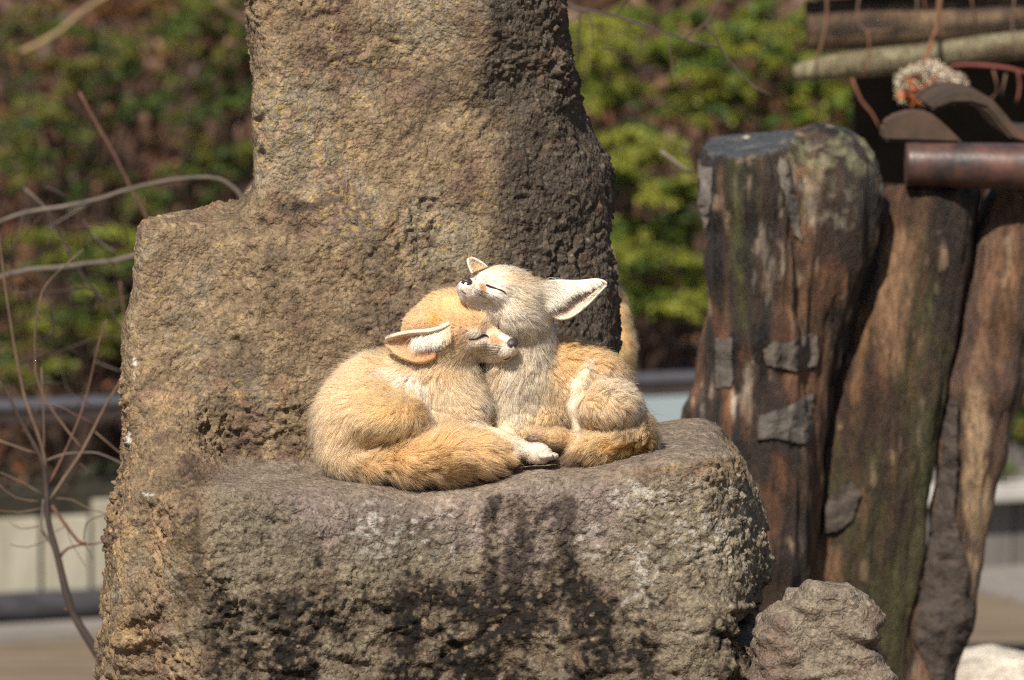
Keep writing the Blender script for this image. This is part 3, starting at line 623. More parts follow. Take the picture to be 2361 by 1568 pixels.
# ------------------------------------------------------------------ low barrier behind the enclosure
FL, FR = np.array([W(-200, 948, 6.0)[0], 6.0]), np.array([W(2600, 800, 7.15)[0], 7.15])
def fen(u):                                        # world x, y on the rail line seen at u
    for _ in range(1):
        t = (u + 200) / 2800.0
    return FL + (FR - FL) * t
M_RAIL = flat_mat('grey_painted_rail', (0.085, 0.082, 0.094), 0.5, 20, 0.2, 0.1, spec=0.5)
M_GREY2 = flat_mat('dark_brown_rail_face', (0.05, 0.036, 0.032), 0.6, 20, .3, .2)
M_PANEL = flat_mat('pale_blue_panel', (0.30, 0.36, 0.37), 0.35, 4, 0.06, 0.02, spec=0.5)
M_CREAM = flat_mat('cream_boards', (0.33, 0.295, 0.22), 0.75, 9, 0.2, 0.25, stretch=(3.0, 3.0, .5), col2=(0.43, 0.40, 0.31))
M_GREY = flat_mat('grey_weathered_boards', (0.135, 0.12, 0.11), 0.85, 9, 0.3, 0.3, stretch=(3, 3, .4))
M_DLOG = flat_mat('dark_round_timber', (0.035, 0.032, 0.036), 0.6, 14, 0.4, 0.4, stretch=(.4, 3, 3), spec=0.4)
M_COPE = flat_mat('pale_coping', (0.42, 0.40, 0.36), 0.8, 12, 0.15, 0.2)
M_PAVE = flat_mat('stone_paving', (0.19, 0.17, 0.15), 0.9, 8, 0.25, 0.4, stretch=(.5, 2, 1))
bar = empty('barrier_rail'); tag(bar, 'grey flat handrail on posts with a pale blue panel, running behind the boulder', 'railing')
a, b = fen(-200), fen(2600); L = np.linalg.norm(b - a); ang = math.atan2(b[1] - a[1], b[0] - a[0])
def along(u, off=0.0):
    p = fen(u); return p + np.array([-math.sin(ang), math.cos(ang)]) * off
o = bm_obj('rail_face', bm_box((L, .07, .03), .004), M_GREY2, bar); o.location = (*((a + b) / 2), .400); o.rotation_euler[2] = ang
o = bm_obj('rail', bm_box((L, .085, .014), .005), M_RAIL, bar); o.location = (*((a + b) / 2), .421); o.rotation_euler[2] = ang
for uu in (-150, 700, 1180, 1900, 2420):
    o = bm_obj('post', bm_box((.04, .04, .40), .004), M_RAIL, bar); p = fen(uu); o.location = (p[0], p[1], .198)
for u0, u1 in ((1205, 1640), (1660, 1890)):
    p, q_ = along(u0, -.045), along(u1, -.045); o = bm_obj('panel', bm_box((np.linalg.norm(q_ - p), .008, .20), .002), M_PANEL, bar)
    o.location = (*((p + q_) / 2), .285); o.rotation_euler[2] = ang
# planted strip behind the boards: low dark ground cover
def leaves(name, centers, sizes, per, llen, cols, seed, mat, parent=None, flat=.5, droop=.4, spray=False):
    rnd = np.random.RandomState(seed); n = len(centers) * per; ci = np.repeat(np.arange(len(centers)), per)
    d = rnd.normal(size=(n, 3)); d /= np.linalg.norm(d, axis=1)[:, None]; r = rnd.uniform(0.15, 1, n) ** .5
    sz = np.asarray(sizes)[ci][:, None]; p = np.asarray(centers)[ci] + d * np.array([1, 1, flat]) * sz * r[:, None]
    if spray:                                        # feathery sprays: leaves strung along a drooping twig
        az = rnd.uniform(0, 6.283, len(centers)); dc = np.stack([np.cos(az), .6 * np.sin(az), rnd.uniform(-.45, .25, len(centers))], 1)
        t_ = rnd.uniform(-1, 1, (n, 1)); p = np.asarray(centers)[ci] + dc[ci] * t_ * 1.7 * sz - np.array([0, 0, .35]) * sz * t_ ** 2 + d * np.array([1, 1, .5]) * sz * (.55 - .3 * np.abs(t_)) * r[:, None]
        d = d * .7 + dc[ci] * .8
    e = d * np.array([1, 1, .5]) + rnd.normal(size=(n, 3)) * .45 + np.array([0, -.15, -droop]); e /= np.linalg.norm(e, axis=1)[:, None]
    up = np.array([0, -.2, 1.0]) + rnd.normal(size=(n, 3)) * .45; s = np.cross(e, up); s /= np.linalg.norm(s, axis=1)[:, None]; nn = np.cross(s, e)
    Ln = llen * rnd.uniform(.6, 1.3, n)[:, None]; w = Ln * rnd.uniform(.24, .36, n)[:, None]
    V = np.stack([p, p + e * Ln * .5 + s * w + nn * w * .3, p + e * Ln - np.array([0, 0, .15]) * Ln, p + e * Ln * .5 - s * w + nn * w * .3], 1).reshape(-1, 3)
    I = np.arange(n)[:, None] * 4; F = np.concatenate([I + [0, 1, 2], I + [0, 2, 3]]).astype(np.int32)
    cc = np.asarray(cols, float); cl = cc[rnd.randint(0, len(cc), len(centers))] * rnd.uniform(.85, 1.12, (len(centers), 1))
    C = np.repeat(cl[ci] * rnd.uniform(.45, .95, (n, 1)), 4, 0)
    return mesh_obj(name, V, F, mat, parent, C, smooth=False)
def leaf_mat(name, trans=0.3):
    m, nt, b = nodes(name); L_ = nt.links.new; at = N(nt, 'ShaderNodeAttribute', attribute_name='col')
    tr = N(nt, 'ShaderNodeBsdfTranslucent'); mx = N(nt, 'ShaderNodeMixShader'); mx.inputs[0].default_value = trans
    L_(at.outputs['Color'], b.inputs['Base Color']); L_(at.outputs['Color'], tr.inputs[0]); b.inputs['Roughness'].default_value = .5; b.inputs['Specular IOR Level'].default_value = .35
    L_(b.outputs[0], mx.inputs[1]); L_(tr.outputs[0], mx.inputs[2]); L_(mx.outputs[0], nt.nodes['Material Output'].inputs[0]); return m
M_SOIL = flat_mat('bed_soil', (0.028, 0.024, 0.016), .95, 20, .4, .6)
M_LEAF = leaf_mat('green_leaf'); M_DEAD = leaf_mat('dead_leaf', .15)
rnd = np.random.RandomState(5)
cs = []
for k in range(520):
    uu = rnd.uniform(-150, 2560); p = along(uu, rnd.uniform(-.16, -.03)); cs.append((p[0], p[1], rnd.uniform(.10, .17 if 1150 < uu < 1950 else .315)))
gc = leaves('ground_cover', cs, np.full(len(cs), .035), 22, .02, [(0.040, 0.045, 0.018), (0.035, 0.036, 0.02), (0.065, 0.045, 0.022), (0.03, 0.034, 0.018)], 9, M_LEAF); tag(gc, 'low dark green ground cover between boards and rail', kind='stuff')
for u0, u1, h_ in ((-200, 1130, .27), (1140, 1950, .14), (1960, 2600, .27)):
    p, q_ = along(u0, -.095), along(u1, -.095); o = bm_obj('planter_soil', bm_box((np.linalg.norm(q_ - p), .17, h_), .004), M_SOIL); o.location = (*((p + q_) / 2), h_ / 2 - .005); o.rotation_euler[2] = ang; tag(o, kind='structure')
# cream board edging on the left, grey one on the right, each board a piece
def boards(name, label, u0, u1, wid, z0, tops, mat, off, gap=.004, cat='edging'):
    e = empty(name); tag(e, label, cat); p0, p1 = along(u0, off), along(u1, off); n = max(1, int(np.linalg.norm(p1 - p0) / wid)); me = None
    for i in range(n):
        c_ = p0 + (p1 - p0) * (i + .5) / n; h = tops[i % len(tops)]
        o = bm_obj('board', bm_box((wid - gap, .022, h - z0), .003), mat, e); o.location = (c_[0], c_[1], (h + z0) / 2); o.rotation_euler[2] = ang
    return e
boards('board_edging', 'cream upright board edging behind the bare sapling', -110, 420, .098, .03, (.215, .215, .245, .250, .235), M_CREAM, -.20)
boards('grey_board_edging', 'grey weathered board edging below the pale coping', 1960, 2520, .11, .0, (.145, .15, .148), M_GREY, -.23)
boards('back_boards', 'dark grey short boards standing above the pale coping', 1960, 2520, .07, .17, (.262, .268, .255, .266), M_GREY, -.19)
p, q_ = along(1950, -.245), along(2540, -.245)
o = bm_obj('coping', bm_box((np.linalg.norm(q_ - p), .10, .034), .006), M_COPE); o.location = (*((p + q_) / 2), .172); o.rotation_euler[2] = ang; tag(o, 'pale stone coping on the grey board edging', 'coping')
R = [(*along(uu, -.245), .040) for uu in np.linspace(-180, 620, 24)]
pv, pf = tube(R, [.034] * 24, 16); c_ = np.array(R).repeat(16, 0); pv = c_ + (pv - c_) * (1 + .12 * noise(pv, 12, 3))[:, None]
o = mesh_obj('base_timber', pv, pf, M_DLOG); tag(o, 'dark round timber lying along the foot of the cream boards', 'timber')
p, q_ = along(-180, -.36), along(700, -.36)
o = bm_obj('kerb', bm_box((np.linalg.norm(q_ - p), .14, .03), .005), M_PAVE); o.location = (*((p + q_) / 2), .004); o.rotation_euler[2] = ang; tag(o, kind='structure')
pav = empty('paving'); tag(pav, kind='structure')
for i in range(9):
    for j in range(3):
        p = along(1980 + i * 62 + 20 * (j % 2), -.42 - j * .2); o = bm_obj('slab', bm_box((.135, .19, .03), .006), M_PAVE, pav); o.location = (p[0], p[1], .002 + .003 * ((i * 7 + j * 3) % 3)); o.rotation_euler[2] = ang + .02 * ((i + j) % 3 - 1)

# ------------------------------------------------------------------ shrubs on the slope
def shrub(name, label, spots, Y, per, llen, cols, seed, group, cat='shrub', size=(36, 70), dens=1.0):
    """spots: (u, v, ru, rv, count, extra depth) regions filled with leaf sprays; woody stems run up from the ground into them"""
    rnd = np.random.RandomState(seed); e = empty(name); tag(e, label, cat, group); cs = []; ss = []
    for (uu, vv, ru, rv, cnt, dy) in spots:
        for k in range(int(cnt * dens * (.62 if cols is not YG else .74))):
            while True:
                a, b = rnd.uniform(-1, 1, 2)
                if a * a + b * b < 1: break
            yy = Y + dy + rnd.uniform(-.22, .22) + .25 * (1 - abs(a)) * rnd.uniform(-1, 1) * .5
            cs.append(W(uu + a * ru, vv + b * rv, yy)); ss.append(rnd.uniform(*size) * .5 * SC(yy))
    cr = leaves('crown', cs, ss, per, llen, cols, seed, M_LEAF, e, .55, .3, True); cr['kind'] = 'stuff'
    cen = np.mean(cs, 0); gx, gy = cen[0], Y + .1; base = np.array([gx, gy, float(hill_z(gx, gy)) - .05])
    V = []; F = []
    for k in range(0, len(cs), max(1, len(cs) // 26)):
        t = np.array(cs[k]); m1 = base + (t - base) * .45 + np.array([rnd.uniform(-.08, .08), rnd.uniform(-.05, .1), .03])
        R = resample([np.array([*base, .008]), np.array([*m1, .005]), np.array([*t, .002])], .06)
        pv, pf = tube(R[:, :3], R[:, 3], 5); i0 = len(V); V += list(pv); F += [tuple(i0 + x for x in f) for f in pf]
    V = np.array(V); o = mesh_obj('trunk', V, F, M_VC, e, np.tile([0.07, 0.045, 0.032], (len(V), 1)))
    return e
YG = [(0.33, 0.35, 0.045), (0.26, 0.305, 0.04), (0.36, 0.36, 0.05), (0.17, 0.24, 0.034), (0.09, 0.15, 0.028)]
DG = [(0.13, 0.175, 0.03), (0.10, 0.145, 0.028), (0.19, 0.195, 0.033), (0.065, 0.10, 0.024), (0.20, 0.175, 0.032)]
G1 = 'shrubs on the slope'
shrub('evergreen_shrub', 'bright yellow-green shrub rising beside the dark shaded side of the boulder', [(1440, 130, 150, 120, 46, 0), (1600, 60, 170, 90, 44, 0), (1390, 200, 90, 60, 22, -.1)], 8.3, 120, .0155, YG, 31, G1)
shrub('evergreen_shrub', 'bright yellow-green shrub above the sawn stump', [(1730, 190, 190, 110, 66, 0), (1830, 70, 130, 90, 34, 0), (1930, 230, 90, 90, 30, -.1), (1985, 130, 50, 60, 14, -.1), (1985, 260, 40, 60, 12, -.1), (1620, 210, 90, 50, 16, 0)], 8.2, 120, .0155, YG, 32, G1)
shrub('evergreen_shrub', 'yellow-green shrub hanging between boulder and sawn stump', [(1500, 380, 90, 80, 34, -.1), (1440, 330, 60, 60, 14, 0), (1480, 520, 110, 70, 34, 0), (1520, 640, 110, 80, 46, -.1), (1440, 590, 50, 90, 18, -.1), (1560, 460, 60, 60, 10, .1)], 7.9, 120, .0155, YG, 33, G1)
shrub('evergreen_shrub', 'dark green shrub behind the bare sapling, below the long grey branches', [(90, 640, 170, 110, 46, 0), (200, 740, 140, 90, 34, 0), (60, 820, 120, 70, 26, -.1), (230, 560, 110, 60, 18, 0)], 7.9, 110, .0155, DG + YG[:2], 34, G1)
shrub('evergreen_shrub', 'green shrub above the long grey branches, well away from the boulder', [(70, 320, 110, 110, 40, 0), (230, 210, 130, 90, 40, 0), (160, 400, 110, 60, 18, 0), (330, 430, 90, 60, 16, 0), (260, 120, 60, 60, 14, 0)], 8.3, 110, .0155, DG, 35, G1)
shrub('evergreen_shrub', 'green shrub showing just past the sunlit side of the boulder pillar', [(500, 60, 110, 90, 36, 0), (480, 220, 120, 60, 30, 0), (560, 150, 60, 90, 16, 0), (540, 380, 80, 70, 26, -.1), (420, 300, 60, 50, 8, 0), (430, 420, 90, 50, 14, 0)], 8.2, 110, .0155, DG, 36, G1)
shrub('evergreen_shrub', 'sparse shrub with yellow and rust-tinted leaves around the tan slanting branch', [(60, 60, 120, 60, 22, 0), (330, 30, 110, 50, 16, 0), (60, 150, 90, 40, 10, 0)], 8.6, 100, .0155, DG + [(0.25, 0.17, 0.03), (0.22, 0.10, 0.03)], 37, G1)
shrub('evergreen_shrub', 'low green shrub behind the barkless log, above the pale coping', [(2340, 960, 60, 90, 30, 0), (2300, 1050, 40, 40, 12, 0)], 6.9, 40, .024, DG, 38, G1)
# dead leaves and dry stalks lying on the slope
rnd = np.random.RandomState(77); n = 5200; xs = rnd.uniform(-2.4, 2.6, n); ys = rnd.uniform(8.0, 11.5, n)
cs = np.stack([xs, ys, hill_z(xs, ys) + rnd.uniform(0, .07, n)], 1)
dl = leaves('dead_leaves', cs, np.full(n, .03), 5, .055, [(0.20, 0.10, 0.055), (0.13, 0.065, 0.04), (0.27, 0.155, 0.085), (0.07, 0.04, 0.03), (0.20, 0.075, 0.035)], 12, M_DEAD, None, .4, .1); tag(dl, 'brown dead leaves covering the slope', kind='stuff')
# bare branches
def Z3(p): return tuple(x * .3676 for x in p)
def z3(l, r, y=0): return [(a * .3676, b * .3676, r) for a, b in l]
def z4(l, r): return [(a * .331, 518.8 + b * .331, r) for a, b in l]
def zs(l, r0, r1): n = len(l); return [(a * .4487, 864.6 + b * .4487, r0 + (r1 - r0) * i / max(1, n - 1)) for i, (a, b) in enumerate(l)]
def z6(l, r0, r1): n = len(l); return [(1268.2 + a * .3676, b * .3676, r0 + (r1 - r0) * i / max(1, n - 1)) for i, (a, b) in enumerate(l)]
GREYB, REDB, TANB, DKB = (0.115, 0.092, 0.075), (0.12, 0.06, 0.044), (0.14, 0.09, 0.06), (0.05, 0.036, 0.03)
stems('bare_sapling', 'leafless brown sapling with forking twigs in front of the cream boards', [
    [(300, 1660, 11), (275, 1600, 10.5)] + zs([(535, 1510), (430, 1330), (370, 1220), (330, 1080), (300, 930), (265, 800), (250, 700), (245, 600), (235, 500), (215, 430), (185, 370), (120, 255), (60, 140), (0, 20), (-40, -60)], 10.5, 2.0),
    zs([(245, 600), (228, 420), (195, 310), (156, 210), (125, 110), (104, 20)], 4.2, 3.6)[:-1] + [(50, 890, 3.4), (36, 817, 3), (20, 717, 2.6), (10, 651, 2.4), (-6, 529, 2)],
    zs([(262, 640), (330, 540), (400, 440), (440, 370), (490, 270), (560, 130), (640, 0)], 4.2, 3) + [(300, 842, 2.5)],
    zs([(255, 560), (310, 450), (350, 360), (400, 240), (440, 120), (470, 0)], 3.0, 2.4) + [(225, 800, 2.2), (246, 737, 1.8)],
    zs([(430, 390), (340, 280), (230, 120), (195, 20)], 2.6, 2.4) + [(83, 850, 2.2), (81, 784, 2), (86, 717, 1.8), (99, 668, 1.6), (132, 628, 1.5), (192, 575, 1.3)],
    zs([(230, 440), (330, 405), (410, 400), (500, 400), (600, 440), (660, 470)], 2.6, 2.2), zs([(490, 290), (640, 420), (700, 470)], 1.8, 1.4),
    zs([(265, 670), (330, 760), (400, 850), (440, 862)], 4.5, 4), zs([(310, 930), (350, 890), (430, 870), (490, 868), (535, 852)], 4.2, 1.8), zs([(310, 930), (235, 825), (208, 770), (218, 700), (222, 640)], 4, 2.6),
    zs([(0, 500), (120, 555), (220, 615)], 1.1, 1.6), zs([(-20, 550), (80, 630), (200, 650)], 1.1, 1.6), zs([(-10, 695), (100, 705), (215, 685)], 1.1, 1.6), zs([(45, 752), (110, 790), (195, 778)], 1, 1.6),
    zs([(50, 870), (140, 885), (240, 850)], 1, 1.5), zs([(290, 635), (370, 642), (460, 690), (540, 710), (595, 752)], 1.8, 1.2), zs([(430, 850), (438, 780), (470, 742), (600, 700)], 1.6, 1.1),
    zs([(-20, 330), (100, 375), (185, 405)], 2.8, 2.6), zs([(213, -40), (222, 120), (225, 250), (225, 420)], 1.5, 1.9), zs([(130, 150), (280, 155), (380, 200), (485, 252)], 1.2, 1.3),
    zs([(345, 800), (370, 870), (440, 985)], 1.1, .8), zs([(430, 870), (480, 945)], 1.4, 1.0), zs([(285, 805), (350, 770)], 1.2, .9), zs([(355, 1210), (330, 1200)], 2.4, 1.2), zs([(410, 455), (495, 525)], 1, .8)],
    1.1, [DKB, TANB, TANB, REDB, TANB, GREYB, TANB, REDB, REDB, GREYB] + [TANB] * 6, 'sapling', 'branch')
rnd = np.random.RandomState(41); FINE = []
for k in range(26):                                  # fine reddish side twigs
    u0, v0 = rnd.uniform(-20, 300), rnd.uniform(520, 1010); a_ = rnd.uniform(-2.6, -.5); l_ = rnd.uniform(60, 190); b_ = rnd.uniform(-.5, .5)
    FINE.append([(u0, v0, 1.5, rnd.uniform(-.3, .3)), (u0 + l_ * .5 * math.cos(a_), v0 + l_ * .5 * math.sin(a_), 1.2), (u0 + l_ * math.cos(a_ + b_), v0 + l_ * math.sin(a_ + b_), .8)])
stems('bare_shrub', 'leafless shrub with long grey branches reaching behind the shoulder of the boulder', [
    z3([(-60, 1405), (0, 1390), (150, 1340), (400, 1300), (620, 1250), (750, 1205), (900, 1165), (1100, 1130), (1300, 1118), (1400, 1140), (1470, 1190), (1510, 1240), (1540, 1330), (1560, 1500)], 5),
    z3([(1525, 1260), (1570, 1180), (1645, 1080), (1720, 980)], 6), z4([(-40, 375), (0, 370), (200, 320), (400, 300), (600, 265), (800, 240), (970, 190), (1060, 165)], 6.5),
    z4([(340, -80), (380, 0), (450, 130), (540, 280), (600, 400), (700, 500), (750, 570), (850, 720), (925, 825), (990, 900)], 3), z4([(-20, 440), (150, 460), (320, 465), (560, 440), (640, 450), (760, 540), (830, 520), (960, 470), (1040, 440)], 2),
    z4([(320, 470), (370, 550), (385, 650), (368, 795)], 1.7), z4([(838, 385), (860, 560), (880, 740)], 2.2), z4([(-20, 938), (150, 940), (420, 880), (640, 800), (880, 770), (980, 760)], 1.6),
    z3([(498, 575), (640, 840), (760, 1060), (850, 1240), (935, 1395), (990, 1500)], 3.2), z3([(280, 1170), (360, 1200), (440, 1250)], 2.2), z3([(420, 1330), (580, 1270), (520, 1300), (300, 1430)], 1.8),
    z3([(150, 1180), (280, 1300), (340, 1420), (400, 1520), (430, 1600)], 2.6), z4([(660, 950), (760, 990), (880, 1030)], 1.4), z4([(200, 1100), (300, 1102), (450, 1105)], 1.5)] + FINE,
    1.9, [GREYB, GREYB, GREYB, DKB, DKB, DKB, REDB, DKB, REDB, DKB], 'shrub', 'branch')
stems('bare_branch', 'thin dark leafless branch with hanging twigs before the yellow-green shrub', [
    z6([(40, 0), (110, 25), (200, 60), (400, 95), (560, 150), (700, 200), (840, 240), (900, 265), (1060, 295)], 4.6, 1.8), z6([(410, 98), (450, 50), (520, -40)], 2.6, 2), z6([(845, 243), (980, 140), (1040, 50), (1080, -40)], 3, 2.6),
    z6([(978, 148), (1060, 280), (1130, 390), (1220, 490), (1290, 550), (1405, 608)], 2.4, 2), z6([(190, 65), (178, 200), (170, 400)], 2.6, 1.6), z6([(745, 215), (760, 350), (765, 525)], 2.2, 1.4), z6([(210, 70), (258, 130), (265, 300)], 1.8, 1.2),
    z6([(340, 300), (420, 320), (525, 358)], 2, 1.4), z6([(90, 150), (150, 120), (205, 90)], 2.2, 1.6)], 1.7, [(0.075, 0.05, 0.042), DKB, (0.085, 0.05, 0.04)], 'branch', 'stem')
stems('fallen_branch', 'tan slanting branch among the rust-tinted shrub leaves', [z3([(700, -40), (640, 0), (520, 80), (380, 190), (220, 280), (120, 330)], 7), z3([(220, -30), (190, 0), (80, 110), (0, 190)], 3.4), z3([(1340, 0), (1440, 70), (1540, 140), (1640, 220)], 3.4)],
      5.6, [(0.24, 0.165, 0.085), DKB, (0.13, 0.085, 0.06)], 'branch', 'stem')
stems('broken_twig', 'short grey twig stub beside the sawn stump', [z6([(700, 950), (770, 1000), (880, 1090)], 5, 5)], 2.2, [(0.17, 0.14, 0.10)], 'twig', 'stem')

# ------------------------------------------------------------------ the foxes
def fur_mat(name, rough=0.38, diff=0.62):
    m = bpy.data.materials.new(name); m.use_nodes = True; nt = m.node_tree; nt.nodes.clear()
    h = nt.nodes.new('ShaderNodeBsdfHairPrincipled'); h.parametrization = 'COLOR'; at = N(nt, 'ShaderNodeAttribute', attribute_name='col'); o = nt.nodes.new('ShaderNodeOutputMaterial')
    h.inputs['Roughness'].default_value = rough; h.inputs['Radial Roughness'].default_value = 0.6
    df = nt.nodes.new('ShaderNodeBsdfDiffuse'); na = N(nt, 'ShaderNodeAttribute', attribute_name='nrm'); mx = nt.nodes.new('ShaderNodeMixShader'); mx.inputs[0].default_value = diff
    nt.links.new(at.outputs['Color'], h.inputs['Color']); nt.links.new(at.outputs['Color'], df.inputs[0]); nt.links.new(na.outputs['Vector'], df.inputs['Normal'])
    nt.links.new(h.outputs[0], mx.inputs[1]); nt.links.new(df.outputs[0], mx.inputs[2]); nt.links.new(mx.outputs[0], o.inputs[0]); return m
M_FUR = fur_mat('fox_fur'); M_SKIN = vcol_mat('fox_underfur', 0.9, 250, 0.15, 400, 0.2, 0.001)
M_NOSE = flat_mat('damp_nose', (0.045, 0.034, 0.034), 0.42, 300, 0.3, 0.25, spec=0.5); M_DARK = flat_mat('dark_skin', (0.018, 0.012, 0.010), 0.6, 200, 0.2, 0.0)
M_LIP = flat_mat('lip_skin', (0.11, 0.045, 0.035), 0.5, 200, 0.3, 0.1); M_PAD = flat_mat('paw_pad', (0.24, 0.12, 0.10), 0.6, 200, 0.35, 0.2)

def dirw(d):                                            # (right, down, away) to world
    return np.array([d[0], d[2], -d[1]], float)
class Fox:
    def __init__(self): self.p = []
    def ell(self, c, r, col, flow, ln, R=None, k=14):
        self.p.append(('e', WP(c), np.array(r) * S, R, col, dirw(flow), ln, k * S))
    def cap(self, pts, col, flow, ln, k=14):
        """pts: (u, v, depth, radius)"""
        for a, b in zip(pts[:-1], pts[1:]):
            fl = flow if flow is not None else np.array(b[:3]) - np.array(a[:3])
            self.p.append(('c', WP(a), a[3] * S, (WP(b), b[3] * S), col, dirw(fl), ln, k * S))
    def dist(self, P):
        out = []
        for q in self.p:
            out.append(ellipsoid(P, q[1], q[2], q[3]) if q[0] == 'e' else capsule(P, q[1], q[2], q[3][0], q[3][1]))
        return out
    def sdf(self, P):
        d = None
        for q, x in zip(self.p, self.dist(P)):
            d = x if d is None else smin(d, x, q[7])
        return d
    def attrs(self, P):
        D = np.stack(self.dist(P), 1); Wt = np.exp(-np.clip(D - D.min(1)[:, None], 0, .05) / (7 * S)); Wt /= Wt.sum(1)[:, None]
        col = Wt @ np.array([q[4] for q in self.p]); fl = np.array([q[5] / np.linalg.norm(q[5]) for q in self.p]); ln = Wt @ np.array([q[6] * (1.35 if q[6] > 9 else 1) for q in self.p], float)
        return col, Wt @ fl, ln
    def head(self, O, Fv, Lv, cols, s=1.0, ln=9, cr=(94, 78, 68), cf=0):
        """cols: crown, cheek, muzzle, brow"""
        L = np.array(Lv, float); L /= np.linalg.norm(L); Fd = np.array(Fv, float); Fd -= L * (Fd @ L); Fd /= np.linalg.norm(Fd)
        U = np.cross(L, Fd); U = -U if U[1] > 0 else U
        self.O, self.Fd, self.L, self.U, self.s = np.array(O, float), Fd, L, U, s
        R = np.stack([dirw(Fd), dirw(L), dirw(U)], 1); at = self.at
        back = -Fd
        self.ell(at(cf, 0, 0), np.array(cr) * s, cols[0], back * .9 + U * .25, ln + 3, R, 20 * s)
        self.ell(at(58, 0, 16), np.array((34, 44, 26)) * s, cols[0], back * .9 + U * .45, ln - 2, R, 20 * s)
        for q in (-1, 1):
            self.ell(at(0, q * 48, -38), np.array((64, 42, 46)) * s, cols[1], back + L * q * .35 - U * .35, ln + 7, R, 20 * s)
            self.ell(at(72, q * 36, 4), np.array((22, 15, 14)) * s, cols[3], back * .6 + L * q * .5 + U * .3, 5, R, 10 * s)
            self.ell(at(76, q * 36, -18), np.array((28, 17, 17)) * s, cols[2], back * .8 + L * q * .5 - U * .3, 5, R, 14 * s)
            self.ell(at(130, q * 11, -46), np.array((26, 14, 15)) * s, cols[2], back * .8 + L * q * .4 - U * .5, 4, R, 8 * s)
        self.cap([(*at(60, 0, -16), 44 * s), (*at(105, 0, -27), 25 * s), (*at(146, 0, -33), 16 * s)], cols[2], back + U * .2, 4, 14 * s)
        self.cap([(*at(30, 0, -50), 34 * s), (*at(95, 0, -60), 17 * s), (*at(136, 0, -60), 9 * s)], cols[2], back - U * .6, 7, 10 * s)
    def at(self, f, l, u): return tuple(self.O + (self.Fd * f + self.L * l + self.U * u) * self.s)

def ear_mesh(sections, nt=11, sub=2):
    """sections: (edge point, deep point, other edge point) from base to tip in measured units; returns outer+inner sheets with thickness"""
    Vs = []
    for (a, m, b) in sections:
        a, m, b = map(np.asarray, (a, m, b)); c = 2 * m - (a + b) / 2
        for t in np.linspace(0, 1, nt): Vs.append(WP((1 - t) ** 2 * a + 2 * t * (1 - t) * c + t * t * b))
    n = len(sections); I = np.arange(n * nt).reshape(n, nt)
    F = np.stack([I[:-1, :-1], I[1:, :-1], I[1:, 1:], I[:-1, 1:]], -1).reshape(-1, 4)
    V, F = subdivide(np.array(Vs, np.float32), F.astype(np.int32), sub); Nn = normals_of(V, F)
    return V, F, Nn
def thicken(V, F, Nn, th):
    n = len(V); e = {}
    for f in F.tolist():
        for k in range(4): e[(f[k], f[(k + 1) % 4])] = 1
    rim = [(a, b) for (a, b) in e if (b, a) not in e]
    F2 = np.concatenate([F, F[:, ::-1] + n, np.array([(b, a, a + n, b + n) for a, b in rim], np.int32)])
    return np.concatenate([V + Nn * th / 2, V - Nn * th / 2]), F2

